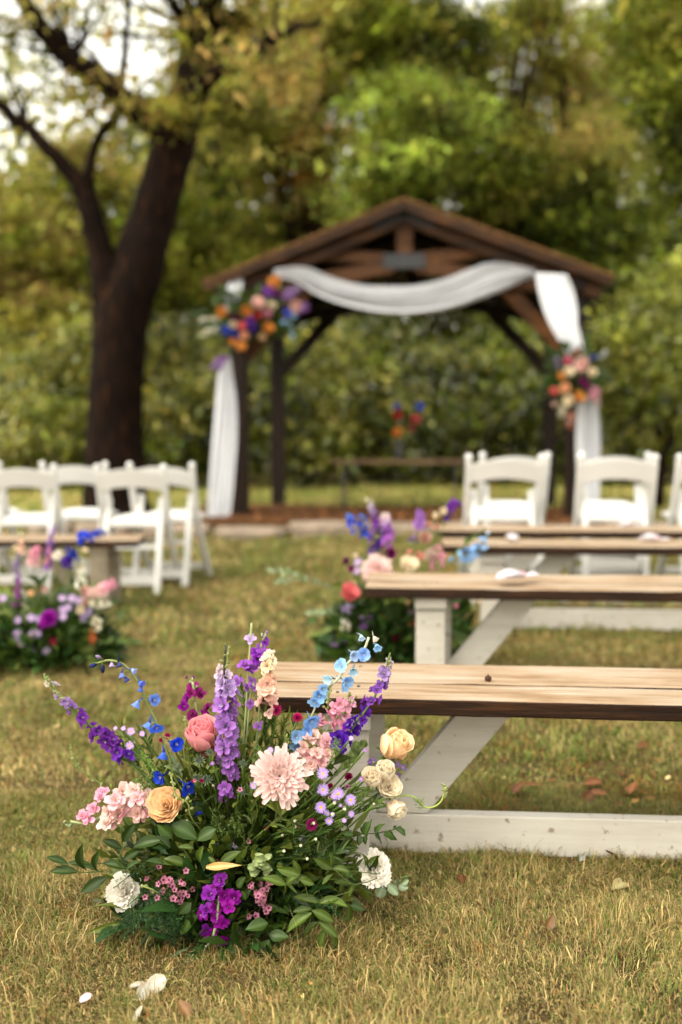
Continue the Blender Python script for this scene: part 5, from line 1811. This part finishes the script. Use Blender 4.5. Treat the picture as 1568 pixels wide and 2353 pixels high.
# ================================================================ arrangements out of focus
def far_leaves(a, rx, ry, h, n, L, seed, cols):
    rs = np.random.RandomState(seed)
    for i in range(n):
        az = rs.uniform(math.pi * 1.0, math.pi * 2.0) if i % 4 else rs.uniform(0, math.pi)
        el = rs.uniform(-.1, 1.2)
        tip = a.C + Vector((rx * math.cos(az) * math.cos(el), ry * math.sin(az) * math.cos(el), h * math.sin(el) - (.04 if el < .2 else 0))) * rs.uniform(.75, 1.1)
        mid = a.C.lerp(tip, .6) + Vector((0, 0, .05))
        a.spray('leafy_stem', [tip, mid, a.C.lerp(tip, .25)], ['ruscus', 'narrow', 'ruscus', 'broad'][i % 4], cols[i % len(cols)] * math.exp(rs.normal(0, .2)), 7, L * (1 if i % 4 != 1 else .8), .6, False)


def run(a, Zf, m, dep, spikes, blooms):
    """spikes: (name, kind, colours, [(x, y)...], n, r); blooms: (kind, colour, x, y, r) in detail coordinates; m metres per step"""
    rs = a.rs
    for name, kind, cols, pts, n, r in spikes:
        dd = rs.uniform(-.05, .08)
        a.spike(name, [Zf(x, y, dep(x, y) + dd) for x, y in pts], kind, int(n * 1.1), r * m * .66, r * m * .5, cols, r * m * .75, GMD, 0, GYL, .02, .98, .7)
    for kind, c, x, y, r in blooms:
        p = Zf(x, y, dep(x, y) + rs.normal(0, .01))
        a.head(kind, c, p, r * m, (Vector((0, 0, CAM_H)) - p).normalized() + Vector((rs.normal(0, .3), 0, .3 + rs.normal(0, .2))))


G1, G2, G3 = c3(.03, .06, .008), c3(.062, .10, .014), c3(.12, .155, .025)
# ---- left of the aisle
DL = 4.35
_b = P(95, 1500, DL)
A2 = Arr('flower_arrangement', 'blurred flower arrangement left of the aisle with magenta and lilac blooms', 'flowers', (_b.x, DL, GZ(_b.x, DL)), (_b.x, DL, GZ(_b.x, DL) + .10), 'aisle flower arrangements', 2)
ZL = lambda x, y, dd=0.0: P(.1953 * x, 1163.7 + .1953 * y, DL + dd)
mL = DL / F * .1953
A2.tray(.15, .08)
run(A2, ZL, mL, lambda x, y: -.02 if y < 900 else -.12 if y < 1200 else -.2, [
    ('larkspur', 'larkspur', [CRM, BLS * c3(1, .8, .6), BLS], [(255, 310), (260, 450), (280, 600)], 12, 36), ('larkspur', 'larkspur', [LIL, LAV * .8, LAV], [(645, 220), (610, 380), (580, 520), (560, 800)], 26, 40),
    ('larkspur', 'larkspur', [LIL, PUR, MAG, MAG], [(205, 570), (205, 760), (220, 960), (170, 1240)], 26, 40), ('stock', 'stock', [PNK, PNK, BLS], [(440, 500), (420, 580), (400, 700)], 12, 60), ('stock', 'stock', [PNK], [(590, 500), (580, 600), (560, 700)], 7, 46),
    ('delphinium', 'delph', [BLU * .8, BLU, BLU * 1.1], [(1230, 290), (1130, 350), (1030, 370), (920, 440)], 16, 56), ('larkspur', 'larkspur', [VIO, BLU * .7, VIO, VIO * .8], [(830, 490), (860, 560), (800, 650), (790, 770)], 18, 56), ('delphinium', 'delph', [BLU], [(900, 600), (760, 640), (700, 690)], 8, 44),
    ('stock', 'stock', [WHT, CRM, WHT], [(960, 640), (930, 760), (960, 930)], 13, 60), ('stock', 'stock', [PNK * .9, PNK, BLS, BLS * c3(1, .95, .85)], [(1390, 880), (1270, 950), (1150, 1010), (980, 1010)], 16, 66), ('stock', 'stock', [WHT * .95, CRM], [(1300, 1130), (1180, 1160), (1060, 1130)], 7, 50),
    ('larkspur', 'larkspur', [CRM, CRM], [(1170, 1480), (1140, 1380), (1090, 1310)], 8, 42), ('amaranth', 'stock', [RST * 1.2, RST], [(1110, 1640), (1080, 1540), (1050, 1450)], 9, 40), ('larkspur', 'larkspur', [LIL * .9, LIL], [(1070, 1230), (1010, 1300), (950, 1330)], 7, 46), ('larkspur', 'larkspur', [WHT * .9, GYL], [(280, 1000), (290, 1150), (290, 1320)], 12, 36),
], [('aster', LIL, x, y, 50) for x, y in ((730, 1080), (850, 1080), (920, 1110), (740, 1220), (800, 1190), (750, 1300), (215, 1340), (370, 1310), (460, 1330), (380, 1510), (440, 1500), (205, 1500), (200, 1570), (240, 1630), (385, 1710), (545, 1700), (40, 1080))] +
    [('button', MAG * 1.2, 580, 1320, 120), ('button', MAG, 500, 1390, 60), ('button', CRI * c3(1.3, 2, 1), 630, 1590, 48), ('rose', PEA, 370, 1020, 44), ('rose', BLS, 520, 975, 46), ('rose', CRM, 190, 500, 50), ('rose', CRM, 945, 1220, 60), ('rose', WHT, 690, 590, 80), ('rose', CRM, 1000, 520, 40), ('rose', BLS, 1000, 1000, 80), ('rose', BLS, 1010, 1130, 60)])
far_leaves(A2, .36, .30, .30, 34, .055, 5, [G1, G2, G1, G3])
A2.spray('leafy_stem', [ZL(1530, 1600, -.2), ZL(1350, 1600, -.2), ZL(1100, 1620, -.2)], 'ruscus', G2, 9, .05)
A2.fill(1500, (.33, .28, .24), .06, .055, [G1, G2, G1 * .7, GDK], 7)
A2.fill(700, (.36, .30, .1), .04, .06, [G1, G1 * .7, GDK], 8)

# ---- right of the aisle, behind the second bench
DR = 4.12
_b = P(915, 1555, DR)
A3 = Arr('flower_arrangement', 'blurred flower arrangement behind the second bench with coral rose and blue spikes', 'flowers', (_b.x, DR, GZ(_b.x, DR)), (_b.x, DR, GZ(_b.x, DR) + .10), 'aisle flower arrangements', 3)
ZRr = lambda x, y, dd=0.0: P(735 + .2734 * x, 1102.5 + .2734 * y, DR + dd)
mR = DR / F * .2734
A3.tray(.15, .08)
run(A3, ZRr, mR, lambda x, y: -.02 if y < 700 else -.14, [
    ('delphinium', 'delph', [SKY * .5 + BLU * .5, BLU * 1.1, BLU], [(250, 290), (260, 350), (330, 430)], 9, 40), ('delphinium', 'delph', [BLU * .6 + SKY * .4, BLU, BLU * 1.1], [(350, 290), (370, 400), (390, 540)], 13, 42),
    ('larkspur', 'larkspur', [CRM * .9, LIL * .8, PUR * .8, PUR, VIO, VIO], [(415, 160), (445, 260), (480, 330), (460, 450), (460, 560), (450, 660)], 26, 38), ('larkspur', 'larkspur', [CRM, LAV * 1.2, LAV * c3(1.2, .8, 1.1), LAV * c3(1.1, .8, 1)], [(545, 290), (560, 380), (580, 460), (560, 570)], 22, 42), ('larkspur', 'larkspur', [VIO], [(530, 400), (510, 480), (500, 560)], 7, 34),
    ('stock', 'stock', [LAV * 1.1, LAV, LAV], [(840, 270), (850, 340), (825, 420)], 13, 44), ('stock', 'stock', [LAV], [(800, 480), (790, 520), (770, 540)], 5, 36), ('larkspur', 'larkspur', [CRM * .9, PUR * .9, PUR, VIO], [(1230, 170), (1160, 190), (1090, 230), (1070, 340)], 18, 38),
    ('stock', 'stock', [PNK, BLS, PNK], [(1010, 570), (940, 640), (900, 690)], 10, 52), ('stock', 'stock', [PNK], [(1030, 620), (1000, 690), (990, 730)], 6, 46), ('delphinium', 'delph', [SKY * c3(1.4, 1.1, .9), SKY, SKY, SKY * .9], [(1420, 450), (1340, 580), (1240, 630), (1100, 700)], 18, 44), ('delphinium', 'delph', [SKY * c3(1.4, 1.1, .9), SKY], [(1400, 500), (1330, 600), (1230, 690)], 8, 42),
    ('larkspur', 'larkspur', [LAV * 1.1, LAV], [(460, 1150), (380, 1210), (330, 1250)], 9, 36), ('stock', 'stock', [WHT * .9, CRM], [(220, 1180), (215, 1240), (225, 1300)], 6, 36), ('amaranth', 'stock', [RST, RST], [(820, 1160), (790, 1220), (740, 1230)], 7, 34), ('larkspur', 'larkspur', [LIL], [(190, 1080), (240, 1070), (290, 1110)], 6, 34), ('larkspur', 'larkspur', [LAV], [(110, 1390), (150, 1360), (270, 1310)], 6, 30),
], [('button', BUR * 1.3, 590, 620, 62), ('button', MAG * 1.2, 500, 555, 50), ('button', MAG, 450, 680, 34), ('mum', BLS * c3(1, 1.05, 1.08), 480, 760, 140), ('rose', CRM, 750, 720, 90), ('rose', COR * c3(1, 1.2, 1.2), 255, 955, 98), ('rose', CRM * c3(1, .92, .75), 565, 1005, 52), ('rose', CRM * c3(1, .9, .75), 755, 1005, 56), ('rose', BLS * c3(1, .95, .85), 890, 490, 66),
    ('rose', CRM, 980, 300, 34), ('rose', CRM, 1040, 262, 36), ('rose', BLS * c3(1, .85, .7), 915, 382, 30), ('rose', BLS * c3(1, .85, .7), 980, 402, 32), ('rose', BLS * c3(1, .85, .75), 760, 610, 32), ('rose', BLS * c3(1, .8, .7), 840, 640, 44), ('aster', LIL, 300, 765, 40), ('aster', LIL, 320, 692, 36), ('aster', LAV, 775, 1112, 36), ('aster', LIL, 560, 1172, 38), ('aster', LIL, 350, 1140, 34), ('button', BUR, 220, 680, 34), ('button', BUR, 265, 745, 34), ('button', CRI, 655, 1330, 44), ('button', RST, 530, 1160, 26), ('rose', CRM, 300, 640, 28), ('rose', PNK, 1145, 1062, 24), ('rose', CRM, 1345, 1020, 26)])
far_leaves(A3, .34, .28, .32, 34, .055, 15, [G1, G2, G1, G3])
for pp in ([(-390, 770), (-200, 800), (100, 900)], [(-330, 860), (-120, 850), (160, 930)], [(-60, 1130), (80, 1130), (260, 1180)]):
    A3.spray('leafy_stem', [ZRr(x, y, -.1) for x, y in pp], 'round', c3(.17, .21, .10), 13, .028)
A3.spray('leafy_stem', [ZRr(1330, 470), ZRr(1220, 560), ZRr(1100, 680)], 'ruscus', G2, 8, .05)
A3.fill(1500, (.30, .26, .26), .08, .055, [G1, G2, G1 * .7, GDK], 17)
A3.fill(700, (.34, .28, .1), .04, .06, [G1, G1 * .7, GDK], 18)

# ---- bouquets tied to the pavilion and on the table
DC = 10.4
_b = P(572, 745, DC + .15)
A4 = Arr('corner_bouquet', 'orange blush and blue bouquet tied at the left pavilion corner', 'flowers', _b, (_b.x, DC + .15, _b.z), None, 4)
ZC = lambda x, y, dd=0.0: P(453.3 + .1953 * x, 612.5 + .1953 * y, DC + dd)
mC = DC / F * .1953
run(A4, ZC, mC, lambda x, y: -.12, [
    ('plume', 'larkspur', [WHT * .8, CRM * .8], [(10, 640), (120, 625), (280, 640)], 12, 26), ('plume', 'larkspur', [CRM * .85, WHT * .8], [(30, 810), (140, 770), (280, 740)], 12, 26), ('larkspur', 'larkspur', [LIL * .75, LAV * .8], [(150, 1230), (230, 1150), (330, 1050)], 12, 50), ('larkspur', 'larkspur', [LIL * .7, LAV * .6], [(1200, 260), (1100, 320), (1020, 400)], 10, 46),
    ('delphinium', 'delph', [SKY * .8, SKY * .7], [(1130, 900), (1130, 760), (1080, 640)], 8, 30), ('larkspur', 'larkspur', [LAV * .6], [(1330, 480), (1260, 490), (1180, 520)], 6, 46),
], [('rose', ORG, x, y, r) for x, y, r in ((915, 190, 92), (290, 530, 76), (575, 525, 84), (840, 725, 80), (510, 945, 74), (425, 885, 50))] + [('rose', BLS, 715, 440, 92), ('rose', BLS * c3(1, 1, .95), 1160, 465, 86), ('rose', CRM * .9, 885, 460, 56), ('rose', CRM * .9, 420, 690, 56), ('rose', BLS * c3(.95, .8, .6), 560, 815, 64), ('rose', PEA * .7, 765, 830, 54), ('rose', COR, 535, 700, 62), ('rose', PNK * .8, 820, 560, 72), ('button', RED, 725, 580, 60), ('button', BUR, 440, 590, 60), ('stock', PUR, 850, 290, 66), ('stock', MAG * .6, 930, 315, 56), ('stock', PUR * .8, 630, 640, 66), ('delph', BLU, 1050, 540, 70), ('delph', SKY * .6, 1130, 590, 46), ('delph', BLU * .7, 345, 750, 60), ('delph', BLU * .4, 440, 790, 56), ('delph', SKY * .6, 1030, 650, 40), ('stock', VIO * .5, 650, 720, 60)])
far_leaves(A4, .50, .28, .42, 30, .11, 25, [G1, G2, G1, G1 * .6])
A4.fill(700, (.34, .2, .25), .0, .10, [G1, G2 * .7, GDK], 27)
for o in A4.root.children:
    if o.name.startswith('foliage_fill'):
        o.location.z -= .12

_b = P(1322, 868, 10.05)
A5 = Arr('corner_bouquet', 'blush cream and orange bouquet hanging on the right pavilion post', 'flowers', _b, (_b.x, 10.12, _b.z), None, 5)
ZD = lambda x, y, dd=0.0: P(1200.5 + .1822 * x, 612.5 + .1822 * y, 10.0 + dd)
mD = 10.0 / F * .1822
run(A5, ZD, mD, lambda x, y: -.12, [
    ('plume', 'larkspur', [WHT * .8, SKY * .6], [(1070, 1060), (1000, 1120), (900, 1160)], 8, 28), ('amaranth', 'stock', [RST * .9, BLS * .6, RST], [(590, 2020), (600, 1930), (640, 1820)], 11, 50), ('stock', 'stock', [BLS, PNK * .8], [(945, 1720), (910, 1640), (880, 1560)], 10, 60), ('larkspur', 'larkspur', [LIL * .5], [(430, 1260), (450, 1190), (470, 1130)], 6, 40), ('larkspur', 'larkspur', [CRM * .7], [(480, 1880), (510, 1820), (540, 1760)], 6, 42),
], [('rose', BLS, 755, 1240, 112), ('rose', COR * c3(.9, 1, 1.5), 575, 1190, 68), ('rose', COR * .9, 385, 1575, 62), ('rose', CRM, 580, 1330, 84), ('rose', CRM, 890, 1340, 72), ('rose', CRM, 590, 1690, 84), ('rose', ORG * c3(1, 1.25, 3), 540, 1530, 84), ('rose', ORG, 720, 1650, 88), ('rose', ORG, 480, 1380, 54), ('button', BUR, 760, 1440, 60), ('button', BUR * 1.2, 815, 1510, 54), ('delph', BLU * .4, 890, 1140, 50), ('rose', RST, 690, 1080, 50), ('rose', BLS * .8, 400, 1740, 44)])
far_leaves(A5, .28, .2, .40, 22, .09, 35, [G1, G2, G1, G1 * .6])
A5.fill(500, (.2, .16, .34), .0, .09, [G1, G2 * .7, GDK], 37)
for o in A5.root.children:
    if o.name.startswith('foliage_fill'):
        o.location.z -= .16

# vase with a few orange and red flowers on the table
_b = Vector((TBL.x, TBL.y, TBL.z + .002))
vz = empty('bud_vase', _b)
tag(vz, 'slim dark bud vase with orange and red flowers on the rustic table', 'vase')
mb = MB()
mb.lathe([(.0, .0), (.045, .0), (.05, .05), (.035, .13), (.018, .2), (.022, .26), (.017, .26), (.013, .2)], 14)
mb.build('vase_body', M_PLATE, vz, smooth=True)
A6 = Arr('_tmp', 'x y z w', 'x', _b, _b + Vector((0, 0, .24)), None, 6)
bpy.data.objects.remove(A6.root)
A6.root = vz
ZT = lambda x, y, dd=0.0: P(428.7 + .6484 * x, 416.5 + .6484 * y, TBL.y + dd - .05)
mT = TBL.y / F * .6484
for kind, c, x, y, r in (('rose', RED * 1.1, 748, 832, 22), ('rose', COR * .8, 812, 845, 22), ('rose', ORG, 748, 890, 22), ('delph', BLU, 828, 798, 17), ('delph', BLU * .7, 745, 800, 14), ('rose', COR * .5, 798, 878, 15)):
    A6.head(kind, c, ZT(x, y), r * mT, Vector((0, -1, .3)))
A6.spray('leafy_stem', [ZT(700, 860), ZT(730, 880), ZT(775, 910)], 'ruscus', G1, 7, .1)
A6.spray('leafy_stem', [ZT(860, 850), ZT(820, 880), ZT(780, 915)], 'ruscus', G1, 7, .1)

# ================================================================ small things
def sachet(label, p, rz, L, seed):
    """a crumpled twist of white tulle"""
    rs = np.random.RandomState(seed)
    root = empty('tulle_sachet', p, rz)
    tag(root, label, 'sachet', 'white tulle sachets on benches and chairs')
    mb = MB()
    n, m = 14, 12
    V = []
    for i in range(n):
        t = i / (n - 1)
        w_ = L * (.05 + .17 * math.sin(math.pi * min(t / .75, 1)) if t < .68 else .05 + .35 * (t - .68))
        hh = L * (.085 * math.sin(math.pi * min(t / .75, 1)) + .02 if t < .68 else .03 + .05 * (t - .68))
        for k in range(m):
            an = 2 * math.pi * k / m
            j = 1 + rs.normal(0, .12)
            V.append(((t - .5) * L, math.cos(an) * w_ * j, max(.001, hh + math.sin(an) * hh * j)))
    f4 = [[i * m + k, i * m + (k + 1) % m, (i + 1) * m + (k + 1) % m, (i + 1) * m + k] for i in range(n - 1) for k in range(m)]
    mb.add(V, f4)
    mb.build('pouch', M_TULLE, root, smooth=True)
    rb = MB()
    rb.tube([(.17 * L + .0, math.cos(a_) * L * .085, L * .06 + math.sin(a_) * L * .06) for a_ in np.linspace(0, 6.28, 12)], L * .018, 5, PNK)
    rb.build('ribbon', M_PETAL, root, smooth=True, col=True)
    return root


def on_bench(u, v, h):
    d = 4.0
    for _ in range(20):
        p = P(u, v, d)
        d *= (CAM_H - h - GZ(p.x, p.y)) / max(CAM_H - p.z, .05)
    p = P(u, v, d)
    p.z = GZ(p.x, p.y) + h
    return p


for u, v, h, rz, L, lab in ((1185, 1328, .432, .5, .17, 'white tulle sachet on the second bench'), (1176, 1238, .427, 1.6, .13, 'white tulle sachet on the third bench left of its twin'), (1503, 1240, .427, -.4, .14, 'white tulle sachet on the third bench near the right edge'), (1445, 1209, .425, .3, .13, 'white tulle sachet on the farthest right bench')):
    p = on_bench(u, v, h)
    sachet(lab, p, rz, L, int(u))

# fallen leaves and petals
def fallen(name, label, cat, u, v, L, c, kind, seed, up=.012, group=None, steep=.35):
    rs = np.random.RandomState(seed)
    p = ground_at(u, v)
    p.z += up
    az = rs.uniform(0, 6.28)
    d = Vector((math.cos(az), math.sin(az), rs.normal(0, steep)))
    o = put(name, leaf_mesh(kind, c, rs.randint(3)), None, p, quat_y(d, Vector((rs.normal(0, .4), rs.normal(-.4, .4), 1))), L)
    return tag(o, label, cat, group)


BRN, TAN2, YLO = c3(.085, .03, .007), c3(.14, .07, .022), c3(.19, .125, .045)
for i, (u, v, L, c, lab) in enumerate(((1492, 1722, .045, BRN, 'upright brown dead leaf in the grass under the nearest bench at right'), (1384, 1812, .05, BRN * .8, 'dark pointed dead leaf standing in the leaf cluster below the nearest bench'), (1362, 1838, .055, BRN, 'brown curled leaf at the left of the leaf cluster below the bench'), (1398, 1842, .055, BRN * 1.2, 'broad brown leaf at the front of the leaf cluster below the bench'), (1446, 1840, .05, BRN, 'lone brown leaf just right of the leaf cluster below the bench'),
                                       (1178, 1838, .05, BRN * .8, 'dark crumpled leaf beside the white brace foot'), (1205, 1820, .045, BRN * 1.3, 'orange brown leaf right of the white brace foot'), (1332, 1985, .035, c3(.42, .42, .36), 'grey white petal just in front of the bench rail'), (1062, 2040, .05, BRN * 1.2, 'rust leaf in the grass in front of the rail at left'), (1105, 2095, .04, TAN2, 'small orange leaf standing in the foreground grass'),
                                       (1126, 2120, .03, YLO, 'pale yellow leaf bit in the foreground grass'), (1440, 2035, .075, c3(.42, .33, .14), 'long tan leaf in the grass near the right edge'), (1424, 1985, .06, BRN * 1.1, 'red brown leaf tucked under the rail at right'), (1500, 2220, .06, YLO * .95, 'yellow leaf lying in the right foreground grass'), (1258, 2146, .045, TAN2 * .8, 'curled tan leaf in the middle of the right foreground'),
                                       (1030, 2165, .035, BRN * 1.2, 'small cupped orange leaf right of the arrangement'), (440, 2345, .05, TAN2 * 1.2, 'tan leaf at the bottom edge below the arrangement'), (496, 2168, .035, TAN2, 'tan leaf under the magenta stock of the arrangement'), (565, 2180, .05, BRN * 1.2, 'brown leaf half under the right of the arrangement'))):
    fallen('fallen_leaf', lab, 'leaf', u, v, L * (1.15 if i < 7 else .75), c * (1.9 if i < 7 else 1), 'broad' if i % 3 else 'ruscus', 100 + i, .02 if i < 7 else .007, 'fallen leaves on the lawn', .5)
PC = c3(.46, .40, .30)
for i, (u, v, L, lab) in enumerate(((300, 2278, .036, 'shaded cream petal at the left of the petal group'), (336, 2292, .040, 'brightest cream petal lying at the right of the petal group'), (320, 2312, .030, 'narrow cream petal in the middle of the petal group'), (312, 2338, .034, 'cream petal lowest in the petal group'), (185, 2308, .025, 'small pink petal in the left foreground grass'))):
    o = fallen('fallen_petal', lab, 'petal', u, v, L, PNK * c3(1, 1.3, 1.1) if 'pink' in lab else PC, 'round', 200 + i, .012, 'petals in the foreground grass', .1)

# a small brown acorn cap on the nearest bench
def acorn():
    p = on_bench(1122, 1568, .416)
    root = empty('acorn', p)
    tag(root, 'tiny brown acorn lying on the nearest bench top', 'acorn')
    mb = MB()
    mb.lathe([(.001, .0), (.006, .002), (.0075, .006), (.006, .011), (.001, .015)], 10, None, BRN)
    mb.build('nut', M_DRY, root, smooth=True, col=True)
    mb = MB()
    mb.lathe([(.0085, .008), (.0085, .011), (.006, .015), (.0015, .017), (.001, .021)], 10, None, BRN * .6)
    mb.build('cap', M_DRY, root, smooth=True, col=True)


acorn()
